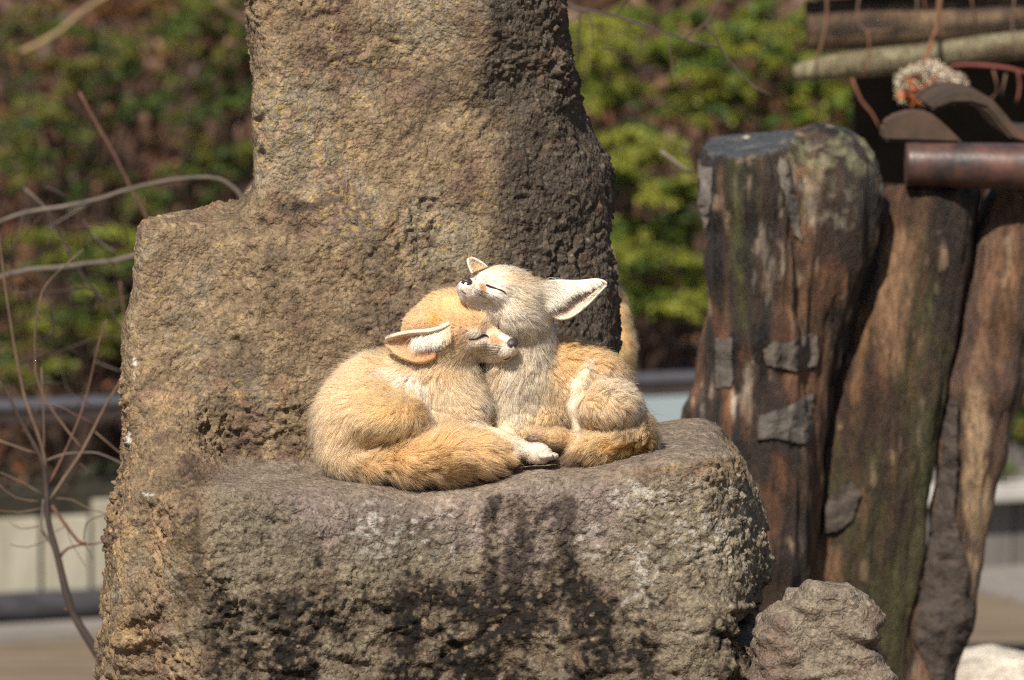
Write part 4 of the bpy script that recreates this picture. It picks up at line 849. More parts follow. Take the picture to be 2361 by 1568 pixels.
def sample(V, F, dens, rnd, weight=None):
    T = np.concatenate([F[:, [0, 1, 2]], F[:, [0, 2, 3]]]); A = np.linalg.norm(np.cross(V[T[:, 1]] - V[T[:, 0]], V[T[:, 2]] - V[T[:, 0]]), axis=1) / 2
    if weight is not None: A = A * weight[T].mean(1)
    n = int(A.sum() * dens); cdf = np.cumsum(A); ti = np.searchsorted(cdf, rnd.uniform(0, cdf[-1], n)); ti = np.minimum(ti, len(T) - 1)
    r1 = np.sqrt(rnd.uniform(size=n)); r2 = rnd.uniform(size=n); B = np.stack([1 - r1, r1 * (1 - r2), r1 * r2], 1)
    return T[ti], B
def strands(name, parent, root, d0, dt, L, col, mat, rnd, radius=.00011, seg=6, clump=.5, guide=45, jitter=.25, cmul=None, nrm=None, sat=1.27):
    n = len(root); d0 = d0 + rnd.normal(size=(n, 3)) * jitter * .5; d0 /= np.linalg.norm(d0, axis=1)[:, None]
    pts = np.zeros((n, seg, 3)); pts[:, 0] = root; cur = root.copy()
    for k in range(1, seg):
        t = k / (seg - 1); d = d0 * (1 - t * .75) + dt * (t * .75); d /= np.linalg.norm(d, axis=1)[:, None]
        cur = cur + d * (L / (seg - 1))[:, None]; pts[:, k] = cur
    if clump:
        g = rnd.choice(n, max(1, n // guide), replace=False); kd = kdtree.KDTree(len(g))
        for i, j in enumerate(g): kd.insert(root[j], i)
        kd.balance(); near = np.array([g[kd.find(p)[1]] for p in root])
        off = pts[near] - root[near][:, None, :] + root[near][:, None, :]
        cs = clump * rnd.uniform(.4, 1.2, n) * np.clip(.75 + .9 * noise(root, 35, 5), .1, 1.3)
        if cmul is not None: cs = cs * cmul
        w = (np.linspace(0, 1, seg) ** 1.6)[None, :, None] * np.clip(cs, 0, .95)[:, None, None]
        pts = pts * (1 - w) + off * w
        g2 = rnd.choice(n, max(1, n // (guide * 9)), replace=False); k2 = kdtree.KDTree(len(g2)); [k2.insert(root[j], i) for i, j in enumerate(g2)]; k2.balance()
        far = g2[np.array([k2.find(root[j])[1] for j in g])]; lut = np.zeros(n, int); lut[g] = far; f2 = lut[near]
        w2 = (np.linspace(0, 1, seg) ** 1.3)[None, :, None] * (.26 * np.clip(.4 + 1.2 * noise(root, 28, 15), 0, 1))[:, None, None]; pts = pts * (1 - w2) + pts[f2] * w2
        col = col * (1 + .22 * noise(near[:, None] * np.array([[.37, .71, .13]]), 1.0))[:, None]
    cu = bpy.data.hair_curves.new(name); cu.add_curves([seg] * n)
    cu.position_data.foreach_set('vector', pts.astype(np.float32).ravel())
    ra = cu.attributes.get('radius') or cu.attributes.new('radius', 'FLOAT', 'POINT')
    prof = radius * np.array([1.0, 1.0, .9, .75, .5, .15])[np.round(np.linspace(0, 5, seg)).astype(int)]
    ra.data.foreach_set('value', np.tile(prof, n).astype(np.float32))
    ca = cu.attributes.new('col', 'FLOAT_COLOR', 'CURVE'); c4 = np.ones((n, 4), np.float32); cc_ = np.clip(col, .004, .96) ** .60; lm = cc_ @ np.array([.3, .55, .15]); c4[:, :3] = np.clip((lm[:, None] + (cc_ - lm[:, None]) * sat) * 1.02, .004, .97); ca.data.foreach_set('color', c4.ravel())
    na = cu.attributes.new('nrm', 'FLOAT_VECTOR', 'CURVE'); nv = (np.tile([0, -.8, .6], (n, 1)) if nrm is None else nrm) + rnd.normal(size=(n, 3)) * .22; nv /= np.linalg.norm(nv, axis=1)[:, None]; na.data.foreach_set('vector', nv.astype(np.float32).ravel())
    cu.materials.append(mat); o = bpy.data.objects.new(name, cu); COL.objects.link(o); o.parent = parent; return o

def cast(bvh, u, v, lift=0.0):
    d = FW + np.array([1, 0, 0]) * (u - CU) / FPX + UPV * (CV - v) / FPX; d /= np.linalg.norm(d)
    h = bvh.ray_cast(Vector(CAMN), Vector(d)); return None if h[0] is None else np.array(h[0]) - d * lift
def line_on(name, bvh, pts, rads, mat, parent, lift):
    R = resample([np.array([p[0], p[1], 0.0]) for p in pts], 3.0); P = [cast(bvh, a, b, lift) for a, b, _ in R]; P = [p for p in P if p is not None]
    rr = np.interp(np.linspace(0, 1, len(P)), np.linspace(0, 1, len(rads)), rads) * S
    pv, pf = tube(P, rr, 8); return mesh_obj(name, pv, pf, mat, parent)
def nose_mesh(fx, parent, f=150, u=-28, r=(14, 15, 12.5)):
    s = fx.s * S; R = np.stack([dirw(fx.Fd), dirw(fx.L), dirw(fx.U)], 1); c = WP(fx.at(f, 0, u))
    def w(a, b, d): return WP(fx.at(f + a, b, u + d))
    def fn(P):
        d = ellipsoid(P, c, np.array(r) * s, R); d = smin(d, ellipsoid(P, w(-14, 0, 2), np.array((14, 10, 7)) * s, R), 6 * s)
        for q in (-1, 1): d = smax(d, -ellipsoid(P, w(9, q * 8, -2), np.array((5, 3.2, 3.4)) * s, R), 1.5 * s)
        return smax(d, -capsule(P, w(13, 0, 8), 1.2 * s, w(9, 0, -12), 1.2 * s), 1.5 * s)
    V, F = nets(fn, c - 34 * s, c + 34 * s, 1.6 * s); V, F = subdivide(V, F, 1); return mesh_obj('nose', V, F, M_NOSE, parent)

def build_fox(fx, name, label, ears, paint, lenpaint, seed, dens, h, group='fennec foxes at the boulder', clumpf=None, extra=None, lo=None, hi=None):
    rnd = np.random.RandomState(seed); pts = np.concatenate([[q[1] - np.max(q[2]) for q in fx.p], [q[1] + np.max(q[2]) for q in fx.p]]); 
    for q in fx.p:
        if q[0] == 'c': pts = np.concatenate([pts, [q[3][0] - q[3][1]], [q[3][0] + q[3][1]]])
    V, F = nets(fx.sdf, pts.min(0) - .01, pts.max(0) + .01, h); V, F = subdivide(V, F, 1); Nn = normals_of(V, F)
    col, flow, ln = fx.attrs(V); kind = np.zeros(len(V))
    allV, allF, allN, allc, allf, alll = [V], [F], [Nn], [col], [flow], [ln]; nb = len(V); off = nb; bodyF = F
    for (sec, inner, outer, rimc, th, inlen, outlen) in ears:
        ev, ef, en = ear_mesh(sec); tip = np.mean([WP(p) for p in sec[-1]], 0); base = np.mean([WP(p) for p in sec[0]], 0); ax = (tip - base) / np.linalg.norm(tip - base)
        deep = np.mean([WP(s_[1]) for s_ in sec], 0); mid = np.mean([(WP(s_[0]) + WP(s_[2])) / 2 for s_ in sec], 0); outd = deep - mid
        nn_ = len(ev); tv, tf = thicken(ev, ef, en, th); 
        sgn = 1.0 if (en @ outd).mean() > 0 else -1.0
        on = np.concatenate([en, -en]); t = ((tv - base) @ ax) / np.linalg.norm(tip - base)
        isout = np.concatenate([np.full(nn_, sgn > 0), np.full(nn_, sgn < 0)])
        # distance to the rim, for the pale edge
        rimv = np.concatenate([[WP(s_[0]) for s_ in sec], [WP(s_[2]) for s_ in sec]]); kd = kdtree.KDTree(len(rimv) * 6); pl = []
        for r0, r1 in list(zip(rimv[:len(sec) - 1], rimv[1:len(sec)])) + list(zip(rimv[len(sec):-1], rimv[len(sec) + 1:])):
            for q in np.linspace(0, 1, 6): pl.append(r0 + (r1 - r0) * q)
        kd = kdtree.KDTree(len(pl)); [kd.insert(p, i) for i, p in enumerate(pl)]; kd.balance(); rd = np.array([kd.find(p)[2] for p in tv]) / S; rdc = rd
        if th > .0034:                     # only the upper edge is pale on this ear
            k2 = kdtree.KDTree(len(pl) // 2); [k2.insert(p, i) for i, p in enumerate(pl[:len(pl) // 2])]; k2.balance(); rdc = np.array([k2.find(p)[2] for p in tv]) / S
        c_ = np.where(isout[:, None], np.array(outer), np.array(inner[0]) * (1 - np.clip(t, 0, 1)[:, None]) + np.array(inner[1]) * np.clip(t, 0, 1)[:, None])
        c_ = mixc(c_, rimc, sstep(9, 3, rdc)); l_ = np.where(isout, outlen, inlen) + sstep(9, 3, rd) * 2.0
        allV.append(tv); allF.append(tf + off); allN.append(on); allc.append(c_); allf.append(np.tile(ax, (len(tv), 1)) + .0); alll.append(l_); off += len(tv)
    V, F, Nn, col, flow, ln = (np.concatenate(x) for x in (allV, allF, allN, allc, allf, alll))
    q = UV(V); front = (Nn @ -FW) > -0.35; isb = np.arange(len(V)) < nb; n1 = fbm(V, 55, 3, seed)
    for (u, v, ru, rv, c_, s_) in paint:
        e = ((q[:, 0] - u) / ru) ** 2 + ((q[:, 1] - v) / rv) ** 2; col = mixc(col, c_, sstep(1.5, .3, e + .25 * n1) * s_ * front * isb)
    for (u, v, ru, rv, l_) in lenpaint:
        e = ((q[:, 0] - u) / ru) ** 2 + ((q[:, 1] - v) / rv) ** 2; w = sstep(1.4, .6, e) * front * isb; ln = ln * (1 - w) + l_ * w
    col = col * (1 + .07 * fbm(V, 30, 3, seed + 9) + .05 * fbm(V, 110, 2, seed + 4))[:, None]
    lum = col @ np.array([.3, .55, .15]); col = lum[:, None] + (col - lum[:, None]) * 1.12; col = col * np.array([1.03, .985, 1.0]); col = np.clip(col, .004, .9)
    root = empty(name); tag(root, label, 'fox', group)
    body = mesh_obj('body', V, F, M_SKIN, root, col * .9)
    bvh = BVHTree.FromPolygons(V.tolist(), F.tolist())
    wgt = np.where((Nn @ -FW) > -0.3, 1.0, .18); wgt = wgt * np.where(V[:, 2] < V[:nb, 2].min() + .004, .4, 1.0)
    wgt = np.where(ln < 6, wgt * 1.5, wgt); wgt[ln < 1.2] = 0
    T, B = sample(V, F, dens, rnd, wgt)
    P = np.einsum('nij,ni->nj', V[T], B); NN = np.einsum('nij,ni->nj', Nn[T], B); NN /= np.linalg.norm(NN, axis=1)[:, None]
    C = np.einsum('nij,ni->nj', col[T], B); FL_ = np.einsum('nij,ni->nj', flow[T], B); LN = np.einsum('ni,ni->n', ln[T], B) * S
    w1 = np.stack([fbm(P, 38, 2, 3), fbm(P, 38, 2, 23), fbm(P, 38, 2, 43)], 1) * .58 + np.stack([noise(P, 120, 3), noise(P, 120, 23), noise(P, 120, 43)], 1) * .22
    FL_ = FL_ / np.maximum(np.linalg.norm(FL_, axis=1), 1e-6)[:, None] + w1 * np.clip(LN / (10 * S), .35, 1.2)[:, None]
    FL_ -= NN * np.einsum('ij,ij->i', FL_, NN)[:, None]; FL_ /= np.maximum(np.linalg.norm(FL_, axis=1), 1e-6)[:, None]
    lift = .62; d0 = FL_ * (1 - lift) + NN * lift; dt = FL_ * .93 + NN * .16 + np.array([0, 0, -.10])
    LN = LN * np.clip(rnd.normal(1, .2, len(LN)), .5, 1.5) * (1 + .25 * fbm(P, 60, 2, 8))
    gd_ = (rnd.uniform(size=len(LN)) < .05) & (LN > 10 * S); LN = np.where(gd_, LN * 1.55, LN); d0[gd_] += NN[gd_] * .35; dt[gd_] += NN[gd_] * .22
    C = C * (1 + rnd.normal(0, .07, len(C)))[:, None]; C[gd_] *= .8
    longm = LN > 8 * S
    for nm, m, cl, gd, rad in (('fur', longm, .44, 46, .00012), ('short_fur', ~longm, .30, 30, .00010)):
        if m.sum(): strands(nm, root, P[m], d0[m], dt[m], LN[m], C[m], M_FUR, rnd, rad, 6, cl, gd, .25, None if clumpf is None else clumpf(UV(P[m])), NN[m])
    return root, bvh, rnd

# colours of the coat
TAN, CREAM, WHITE, ORNG, PALE, TAIL, DKT = (.64, .415, .22), (.72, .54, .335), (.77, .68, .55), (.66, .41, .215), (.71, .51, .30), (.62, .39, .195), (.05, .03, .02)
# ---- fox lying in front, curled with its tail along the ledge
A = Fox()
A.cap([(846, 962, 25, 108), (880, 925, 60, 98), (985, 908, 45, 80)], PALE, (-.75, .6, .1), 20, 30)
A.ell((845, 985, 5), (106, 100, 100), PALE, (-.6, .8, -.1), 22, None, 30)
A.ell((900, 965, -54), (94, 108, 54), (.67, .46, .255), (-.55, .85, -.1), 18, None, 28)
A.ell((805, 1050, -30), (50, 44, 50), PALE, (-.3, .9, -.2), 20, None, 40)
A.cap([(978, 880, 12, 68), (1040, 815, 2, 60)], CREAM, (-.3, .9, 0), 16, 30)
A.cap([(1036, 880, -8, 70), (1062, 945, -28, 62)], CREAM, (.25, .95, -.2), 20, 30)
A.cap([(1030, 960, -45, 42), (1070, 990, -72, 26), (1150, 1012, -92, 20), (1208, 1036, -102, 17)], (.74, .60, .40), (.9, .3, 0), 7, 14)
A.ell((1240, 1046, -106), (30, 17, 24), WHITE, (.9, .3, 0), 7, None, 10)
for dy, du in ((-24, -4), (-8, 6), (9, 8), (24, 0)):
    A.ell((1262 + du, 1051, -108 + dy * 1.15), (18, 12, 7.5), WHITE, (.9, .35, 0), 3.4, None, 2.5)
A.cap([(815, 1064, -50, 28), (870, 1076, -98, 28)], (.66, .46, .26), None, 20, 34)
A.cap([(870, 1076, -98, 28), (945, 1068, -126, 38), (1035, 1052, -136, 46), (1110, 1050, -132, 34), (1180, 1059, -124, 13)], TAIL, None, 28, 18)
A.head((1050, 746, 0), (.85, .12, -.53), (.56, -.35, .75), (ORNG, (.62, .46, .27), (.74, .65, .50), (.60, .52, .40)), 1.03)
earA = [((1040, 742, -98), (1014, 782, -68), (1004, 826, -92)), ((1018, 755, -98), (990, 790, -58), (990, 832, -88)), ((990, 762, -92), (962, 794, -50), (968, 839, -80)),
        ((958, 763, -80), (938, 794, -40), (938, 831, -60)), ((928, 767, -62), (916, 791, -24), (911, 819, -36)), ((902, 774, -38), (897, 788, -10), (898, 805, -18)), ((889, 780, -14), (888, 786, -4), (890, 792, -10))]
A.ell((968, 752, -10), (36, 30, 34), ORNG, (-.9, .2, 0), 10, None, 26)
A.cap([(985, 745, -30, 26), (935, 766, -14, 10)], (.60, .40, .22), (-.9, .2, 0), 6, 20)
earA2 = [((1075, 715, 60), (1050, 712, 95), (1040, 760, 100)), ((1040, 712, 90), (1010, 715, 130), (1010, 770, 120)), ((1000, 730, 110), (980, 740, 140), (980, 775, 125)), ((965, 750, 120), (958, 757, 135), (958, 768, 128))]
paintA = [(1146, 785, 17, 15, (.52, .28, .14), .8), (1155, 763, 7, 14, (.52, .28, .14), .8), (1136, 762, 8, 22, (.62, .42, .25), .7), (1160, 775, 12, 8, (.84, .78, .68), .9), (1100, 770, 26, 8, (.62, .56, .46), .8),
          (1172, 792, 8, 5, (.16, .13, .11), .8), (1165, 806, 22, 14, WHITE, .9), (1110, 800, 36, 14, (.80, .71, .55), .85), (1060, 690, 60, 34, (.66, .40, .20), .8), (1130, 725, 14, 26, (.72, .60, .44), .8),
          (1010, 740, 14, 16, (.55, .26, .08), .85), (1045, 820, 46, 18, (.64, .47, .28), .7), (1090, 745, 24, 14, (.60, .38, .19), .6),
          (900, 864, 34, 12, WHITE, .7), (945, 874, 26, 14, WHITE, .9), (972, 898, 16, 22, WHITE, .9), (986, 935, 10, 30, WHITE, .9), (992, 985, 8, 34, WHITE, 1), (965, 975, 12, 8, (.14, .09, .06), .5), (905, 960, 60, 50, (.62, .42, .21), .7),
          (1085, 985, 40, 20, (.80, .70, .52), .7), (1215, 1030, 50, 26, WHITE, .8), (1262, 1052, 3, 10, (.35, .27, .22), .6), (1274, 1056, 3, 8, (.32, .25, .2), .6), (1250, 1046, 3, 8, (.5, .42, .34), .5), (893, 1096, 26, 11, (.10, .06, .03), .85), (1060, 905, 40, 40, (.72, .57, .37), .6), (1030, 860, 40, 16, (.52, .33, .16), .5), (1115, 945, 18, 50, (.52, .44, .34), .6)]  # thin grey lines between the toes paint in the shaded gaps
lenA = [(1185, 1060, 44, 30, 12), (1104, 778, 24, 5, 1.6), (1190, 797, 9, 14, .8), (1176, 824, 14, 6, 1.0)]
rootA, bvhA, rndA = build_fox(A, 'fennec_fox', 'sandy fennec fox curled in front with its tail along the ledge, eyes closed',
    [(earA, ((.36, .165, .085), (.62, .43, .25)), (.60, .40, .22), (.82, .72, .54), .0036, 5.0, 6.5), (earA2, ((.4, .2, .1), (.55, .36, .2)), (.56, .35, .18), (.8, .7, .5), .0022, 3, 4)],  # front ear's red-brown lining is glow-through light put into the colour
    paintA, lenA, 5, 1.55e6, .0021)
nose_mesh(A, rootA)
line_on('eyelid', bvhA, [(1080, 783), (1088, 782), (1098, 781), (1106, 777), (1114, 773), (1122, 774), (1127, 778)], [1.2, 2.2, 1.7, 2.4, 3.0, 2.6, 1.0], M_DARK, rootA, 1.6 * S)
line_on('eyelid', bvhA, [(1148, 747), (1151, 750), (1153, 754)], [1.2, 2.2, 1.4], M_DARK, rootA, 1.4 * S)
line_on('mouth', bvhA, [(1150, 827), (1160, 828), (1170, 827), (1178, 822)], [1.0, 2.2, 3.0, 2.0], M_LIP, rootA, 1.2 * S)
def tufts(name, parent, roots, bend, L, col, rnd, spread=.25, rad=.00013, clump=.6, guide=14, seg=6):
    """long hairs growing from given places towards given directions"""
    P = np.array([r for r in roots]); n = len(P); d0 = np.array([b[0] for b in bend]); dt = np.array([b[1] for b in bend])
    d0 = d0 + rnd.normal(size=(n, 3)) * spread; d0 /= np.linalg.norm(d0, axis=1)[:, None]; dt = dt + rnd.normal(size=(n, 3)) * spread; dt /= np.linalg.norm(dt, axis=1)[:, None]
    return strands(name, parent, P, d0, dt, L * S, col, M_FUR, rnd, rad, seg, clump, guide, .15)
def on_strip(pts_a, pts_b, n, rnd):
    """random places between two edges given in measured units"""
    a, b = np.array(pts_a, float), np.array(pts_b, float); t = rnd.uniform(0, 1, n); s = rnd.uniform(0, 1, n); x = np.linspace(0, 1, len(a))
    pa = np.stack([np.interp(t, x, a[:, k]) for k in range(3)], 1); pb = np.stack([np.interp(t, x, b[:, k]) for k in range(3)], 1); return pa + (pb - pa) * s[:, None], t
n = 1700
Q, t = on_strip([(958, 768, -60), (992, 766, -80), (1018, 760, -92), (1040, 750, -98)], [(966, 770, -54), (998, 770, -74), (1022, 768, -88), (1040, 764, -98)], n, rndA)
tufts('ear_hair', rootA, [WP(p) for p in Q], [(dirw((-.35, .75, -.5)), dirw((-.35 + .5 * a, .95, -.15)))for a in t], rndA.uniform(24, 66, n) * (1 - .35 * t), (np.array([.86, .77, .64]) + (np.array([.66, .48, .28]) - np.array([.86, .77, .64])) * sstep(.6, .95, t)[:, None]) * rndA.uniform(.7, 1.08, (n, 1)), rndA, .3, .00013, .85, 22)
def whiskers(parent, bvh, starts, ends, rnd, sag, col=(.02, .015, .012), rad=.00028):
    R, D, T_, L = [], [], [], []
    pts = []
    for (a, b) in zip(starts, ends):
        p = cast(bvh, *a, -1 * S)
        if p is None: continue
        e = W(b[0], b[1], p[1] + (b[2] if len(b) > 2 else -.012)); m = (p + e) / 2 + np.array([0, -.004, sag]); pts.append([(1 - t) ** 2 * p + 2 * t * (1 - t) * m + t * t * e for t in np.linspace(0, 1, 8)])
    pts = np.array(pts); n = len(pts); cu = bpy.data.hair_curves.new('whiskers'); cu.add_curves([8] * n); cu.position_data.foreach_set('vector', pts.astype(np.float32).ravel())
    ra = cu.attributes.get('radius') or cu.attributes.new('radius', 'FLOAT', 'POINT'); ra.data.foreach_set('value', np.tile(np.linspace(1, .3, 8) * rad, n).astype(np.float32))
    ca = cu.attributes.new('col', 'FLOAT_COLOR', 'CURVE'); ca.data.foreach_set('color', np.tile([*col, 1], n).astype(np.float32)); cu.materials.append(M_FUR)
    na = cu.attributes.new('nrm', 'FLOAT_VECTOR', 'CURVE'); na.data.foreach_set('vector', np.tile([0, -.8, .6], n).astype(np.float32)); o = bpy.data.objects.new('whiskers', cu); COL.objects.link(o); o.parent = parent
whiskers(rootA, bvhA, [(1158, 799), (1155, 805), (1152, 809), (1150, 813), (1158, 811), (1148, 817), (1156, 803)], [(1083, 796), (1075, 806), (1068, 815), (1076, 824), (1080, 808), (1085, 832), (1066, 803)], rndA, .003)
whiskers(rootA, bvhA, [(1106, 762), (1110, 760), (1104, 764)], [(1098, 741), (1120, 738), (1092, 748)], rndA, .002, (.10, .07, .05), .0001)

# ---- fox behind it, chin on the other's head
B = Fox()
B.cap([(1285, 868, 92, 82), (1345, 905, 100, 96), (1385, 985, 85, 78)], (.62, .385, .185), (.5, .85, 0), 17, 30)
B.cap([(1200, 718, 45, 58), (1194, 800, 42, 66), (1188, 870, 36, 70), (1186, 950, 28, 62)], (.78, .66, .47), (.1, 1, -.1), 18, 30)
B.cap([(1250, 890, 55, 62), (1255, 960, 45, 56)], (.62, .44, .25), (.2, .95, -.1), 18, 30)
B.ell((1394, 934, 26), (74, 104, 50), (.60, .45, .28), (.65, .7, -.2), 20, None, 18)
B.cap([(1350, 862, 10, 11), (1332, 892, -5, 14), (1324, 942, -11, 13.5), (1337, 1005, -18, 11)], (.76, .62, .44), None, 6, 14)
B.cap([(1340, 1014, -28, 17), (1285, 1012, -48, 19), (1240, 1006, -56, 17)], (.54, .37, .21), None, 10, 12)
B.cap([(1205, 955, 10, 40), (1190, 990, -15, 24), (1150, 1012, -40, 20)], (.74, .58, .36), (.1, 1, 0), 8, 20)
B.cap([(1250, 970, 10, 36), (1215, 1000, -12, 22), (1170, 1022, -30, 16)], (.72, .52, .29), (-.7, .6, 0), 8, 20)
B.cap([(1458, 1000, 75, 40), (1452, 1018, 25, 36), (1408, 1026, -20, 33), (1358, 1046, -48, 20), (1318, 1064, -66, 8)], (.58, .40, .215), None, 28, 44)
B.head((1187, 683, 10), (-.65, -.37, -.656), (-.57, -.33, .75), ((.78, .64, .45), (.80, .70, .53), (.83, .77, .66), (.80, .71, .56)), .99, 9, (84, 74, 54), 6)
B.ell((1246, 684, 22), (40, 34, 26), (.78, .70, .56), (.9, .2, -.3), 22, None, 24)
earB = [((1238, 658, 14), (1248, 690, 36), (1270, 728, -2)), ((1262, 648, 16), (1272, 690, 34), (1292, 740, -6)), ((1292, 645, 18), (1302, 692, 36), (1318, 732, -6)), ((1322, 648, 18), (1328, 686, 34), (1340, 717, -4)),
        ((1350, 646, 16), (1352, 674, 30), (1363, 696, 0)), ((1377, 642, 12), (1374, 659, 23), (1383, 675, 4)), ((1394, 648, 4), (1390, 655, 14), (1395, 662, 6)), ((1400, 654, 8), (1399, 656, 10), (1400, 658, 9))]
earB2 = [((1088, 632, 62), (1106, 624, 84), (1126, 616, 82)), ((1082, 618, 68), (1100, 610, 88), (1116, 608, 86)), ((1077, 604, 72), (1089, 598, 86), (1101, 599, 86)), ((1078, 597, 76), (1083, 594, 82), (1090, 595, 82))]
paintB = [(1112, 660, 9, 8, (.50, .24, .10), .9), (1115, 674, 8, 14, (.58, .33, .17), .8), (1085, 658, 20, 16, WHITE, .8), (1140, 690, 30, 14, (.84, .78, .67), .8), (1140, 645, 34, 16, (.78, .70, .56), .6), (1085, 630, 20, 14, (.84, .80, .72), .7),
          (1200, 640, 40, 14, (.68, .47, .27), .7), (1235, 645, 24, 10, (.62, .42, .23), .8), (1075, 672, 14, 8, (.42, .30, .25), .6), (1165, 662, 16, 6, (.70, .62, .52), .5),
          (1215, 735, 40, 30, (.74, .65, .50), .3), (1240, 760, 20, 14, (.54, .40, .20), .6), (1352, 846, 20, 22, (.80, .70, .55), .5), (1328, 896, 10, 34, (.82, .70, .52), .9), (1323, 945, 9, 36, (.82, .70, .52), .9), (1335, 990, 8, 22, (.80, .68, .50), .9), (1400, 890, 40, 44, (.68, .54, .37), .7), (1364, 950, 16, 60, (.46, .30, .16), .6), (1420, 960, 40, 50, (.58, .40, .22), .6),
          (1340, 1000, 10, 14, (.25, .2, .16), .5), (1300, 790, 40, 22, (.64, .36, .15), .7), (1450, 1030, 70, 16, (.44, .22, .085), .8), (1336, 1056, 46, 24, DKT, 1), (1370, 1062, 40, 14, (.08, .04, .025), .9), (1400, 1052, 60, 8, (.24, .12, .05), .8),  # dark spot at the ankle is gap shade painted into the coat
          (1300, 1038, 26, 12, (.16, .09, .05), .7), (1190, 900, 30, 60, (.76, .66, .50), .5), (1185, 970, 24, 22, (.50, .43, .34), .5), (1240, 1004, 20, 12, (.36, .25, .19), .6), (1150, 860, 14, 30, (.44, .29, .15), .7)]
lenB = [(1145, 668, 28, 5, 1.6), (1072, 652, 10, 10, .8), (1075, 672, 14, 6, 1.0)]
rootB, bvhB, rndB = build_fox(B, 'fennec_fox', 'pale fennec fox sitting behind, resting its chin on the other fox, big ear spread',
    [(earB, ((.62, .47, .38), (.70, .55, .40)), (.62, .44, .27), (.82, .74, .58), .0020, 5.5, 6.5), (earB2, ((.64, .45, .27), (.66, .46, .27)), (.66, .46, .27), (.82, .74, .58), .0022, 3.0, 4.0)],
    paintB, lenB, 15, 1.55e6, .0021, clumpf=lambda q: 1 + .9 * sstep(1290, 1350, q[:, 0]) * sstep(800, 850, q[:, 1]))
nose_mesh(B, rootB)
line_on('eyelid', bvhB, [(1121, 657), (1126, 659), (1133, 662), (1140, 664), (1150, 667), (1160, 671), (1167, 677)], [2.0, 2.8, 2.6, 1.4, 1.5, 1.4, .8], M_DARK, rootB, 1.6 * S)
line_on('eyelid', bvhB, [(1095, 645), (1097, 641), (1100, 638)], [1.0, 1.6, .8], M_DARK, rootB, 1.4 * S)
line_on('mouth', bvhB, [(1064, 668), (1068, 673), (1074, 677)], [.8, 1.4, .8], M_LIP, rootB, .6 * S)
n = 4200
Q, t = on_strip([(1225, 658, 4), (1262, 649, 14), (1292, 646, 16), (1322, 649, 16), (1350, 647, 14), (1376, 643, 10)], [(1240, 700, -16), (1268, 684, -6), (1296, 668, 2), (1322, 662, 8), (1348, 654, 8), (1374, 647, 8)], n, rndB)
tufts('ear_hair', rootB, [WP(p) for p in Q], [(dirw((.75, .35, -.45)), dirw((.62, .75, -.05))) for a in t], rndB.uniform(26, 58, n) * (1 - .55 * t), np.tile([.86, .78, .64], (n, 1)) * rndB.uniform(.68, 1.08, (n, 1)), rndB, .3, .00013, .85, 26)
whiskers(rootB, bvhB, [(1096, 668), (1100, 672), (1098, 676), (1104, 678), (1092, 672), (1106, 672), (1102, 682)], [(1150, 700), (1166, 716), (1160, 724), (1146, 712), (1152, 726), (1170, 704), (1140, 708)], rndB, .006)
whiskers(rootB, bvhB, [(1136, 652), (1139, 652), (1133, 652), (1100, 632)], [(1140, 618, -.004), (1163, 622, -.004), (1168, 632, -.004), (1094, 602, -.004)], rndB, .003, (.10, .07, .05), .0001)
pd = None
for i, (a, b, r) in enumerate(((1221, 1012, 3.6), (1227, 1005, 3.6), (1232, 1000, 3), (1231, 1012, 4.6))):
    p = cast(bvhB, a + 4, b, 1.5 * S); p = WP((a, b, -66)) if p is None else p
    bm = bmesh.new(); bmesh.ops.create_icosphere(bm, subdivisions=2, radius=r * S)
    for v in bm.verts: v.co = Vector((v.co.x * 1.1, v.co.y * .7, v.co.z * (1.0 + .2 * math.sin(v.co.x * 900))))
    o = bm_obj('paw_pad', bm, M_PAD, rootB, True); o.location = p

# ---- third fox, only its flank showing past the edge of the boulder, and the dark post it sits on
C = Fox(); DZ = 1500
C.cap([(1392, 640, 900 + DZ, 24), (1386, 720, 900 + DZ, 70), (1380, 800, 900 + DZ, 94), (1378, 838, 900 + DZ, 95)], (.84, .55, .27), (.2, 1, 0), 10, 30)
C.cap([(1370, 690, 870 + DZ, 46), (1352, 620, 840 + DZ, 40)], (.60, .38, .18), (.2, 1, 0), 12, 30)
for dx in (-40, -10):
    C.cap([(1352 + dx, 800, 845 + DZ, 20), (1346 + dx, 900, 842 + DZ, 13)], (.6, .42, .24), (0, 1, 0), 8, 14)
C.cap([(1400, 850, 930 + DZ, 24), (1380, 885, 870 + DZ, 26), (1330, 890, 850 + DZ, 20)], (.56, .34, .15), None, 16, 14)
C.head((1345, 600, 830 + DZ), (-.75, .15, -.64), (-.6, -.1, .78), ((.60, .38, .18), (.66, .5, .3), (.76, .68, .52), (.62, .5, .36)), .9)
ec = [((1370, 570, 830 + DZ), (1360, 565, 850 + DZ), (1345, 560, 830 + DZ)), ((1378, 530, 835 + DZ), (1366, 528, 852 + DZ), (1352, 530, 838 + DZ)), ((1376, 500, 840 + DZ), (1370, 500, 846 + DZ), (1364, 502, 842 + DZ))]
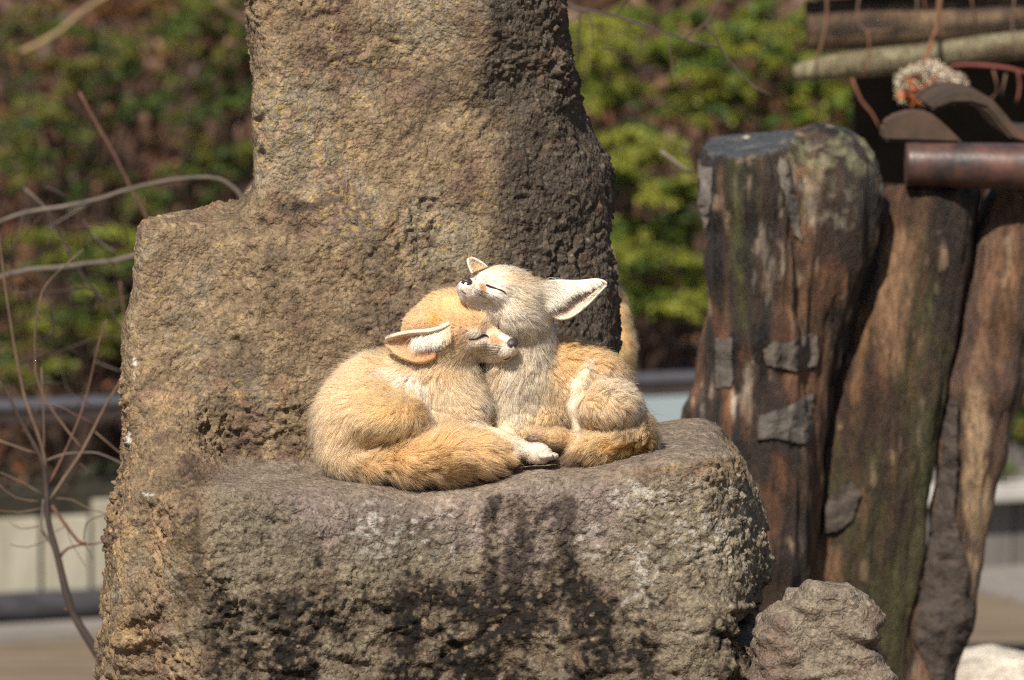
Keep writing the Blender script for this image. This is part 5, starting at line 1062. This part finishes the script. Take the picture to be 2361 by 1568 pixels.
ec2 = [((1335, 562, 870 + DZ), (1322, 560, 890 + DZ), (1312, 562, 870 + DZ)), ((1332, 525, 872 + DZ), (1322, 524, 888 + DZ), (1314, 528, 874 + DZ)), ((1326, 500, 875 + DZ), (1322, 500, 880 + DZ), (1318, 502, 876 + DZ))]
rootC, bvhC, rndC = build_fox(C, 'fennec_fox', 'orange-tan fox mostly hidden behind the dark shaded side of the boulder', [(ec, ((.5, .3, .2), (.5, .3, .2)), (.6, .4, .2), (.8, .7, .5), .0022, 3, 4), (ec2, ((.5, .3, .2), (.5, .3, .2)), (.6, .4, .2), (.8, .7, .5), .0022, 3, 4)],
    [], [], 25, 5e5, .0032, 'fennec foxes at the boulder')
nose_mesh(C, rootC)
Yp = 2400 * S
pp = axis_at([((1352, 902, 0), 92), ((1376, 960, 0), 96), ((1405, 1030, 0), 100), ((1420, 1300, 0), 110), ((1420, 3100, 0), 150)], Yp)
def post_sdf(P): return smax(chain(P, pp, .02), P[:, 2] - W(1400, 893, Yp)[2], .006) + .004 * noise(P * np.array([1, 1, .3]), 30, 2)
V, F, Nn = log_mesh('dark_post', post_sdf, (W(1180, 300, Yp)[0], Yp - .1, -.03), (W(1600, 300, Yp)[0], Yp + .1, W(1400, 860, Yp)[2]), .010, pp[0][0], pp[-1][0], 23, .006)
o = mesh_obj('dark_stump', V, F, M_WOOD, cols=wood_cols(V, pp[0][0], pp[-1][0], 5, .8)); tag(o, 'dark weathered stump half hidden behind the ledge, under the hidden fox', 'stump')

# ------------------------------------------------------------------ put every Empty at the foot of its thing
bpy.context.view_layer.update()
for e in [o for o in COL.objects if o.type == 'EMPTY']:
    pts = []
    for ch in e.children:
        if ch.type == 'MESH': 
            bb = np.array([ch.matrix_world @ Vector(c_) for c_ in ch.bound_box]); pts += [bb.min(0), bb.max(0)]
    if not pts: continue
    pts = np.array(pts); lo, hi = pts.min(0), pts.max(0); b_ = Vector(((lo[0] + hi[0]) / 2, (lo[1] + hi[1]) / 2, lo[2])); e.location = b_
    for ch in e.children: ch.location = Vector(ch.location) - b_
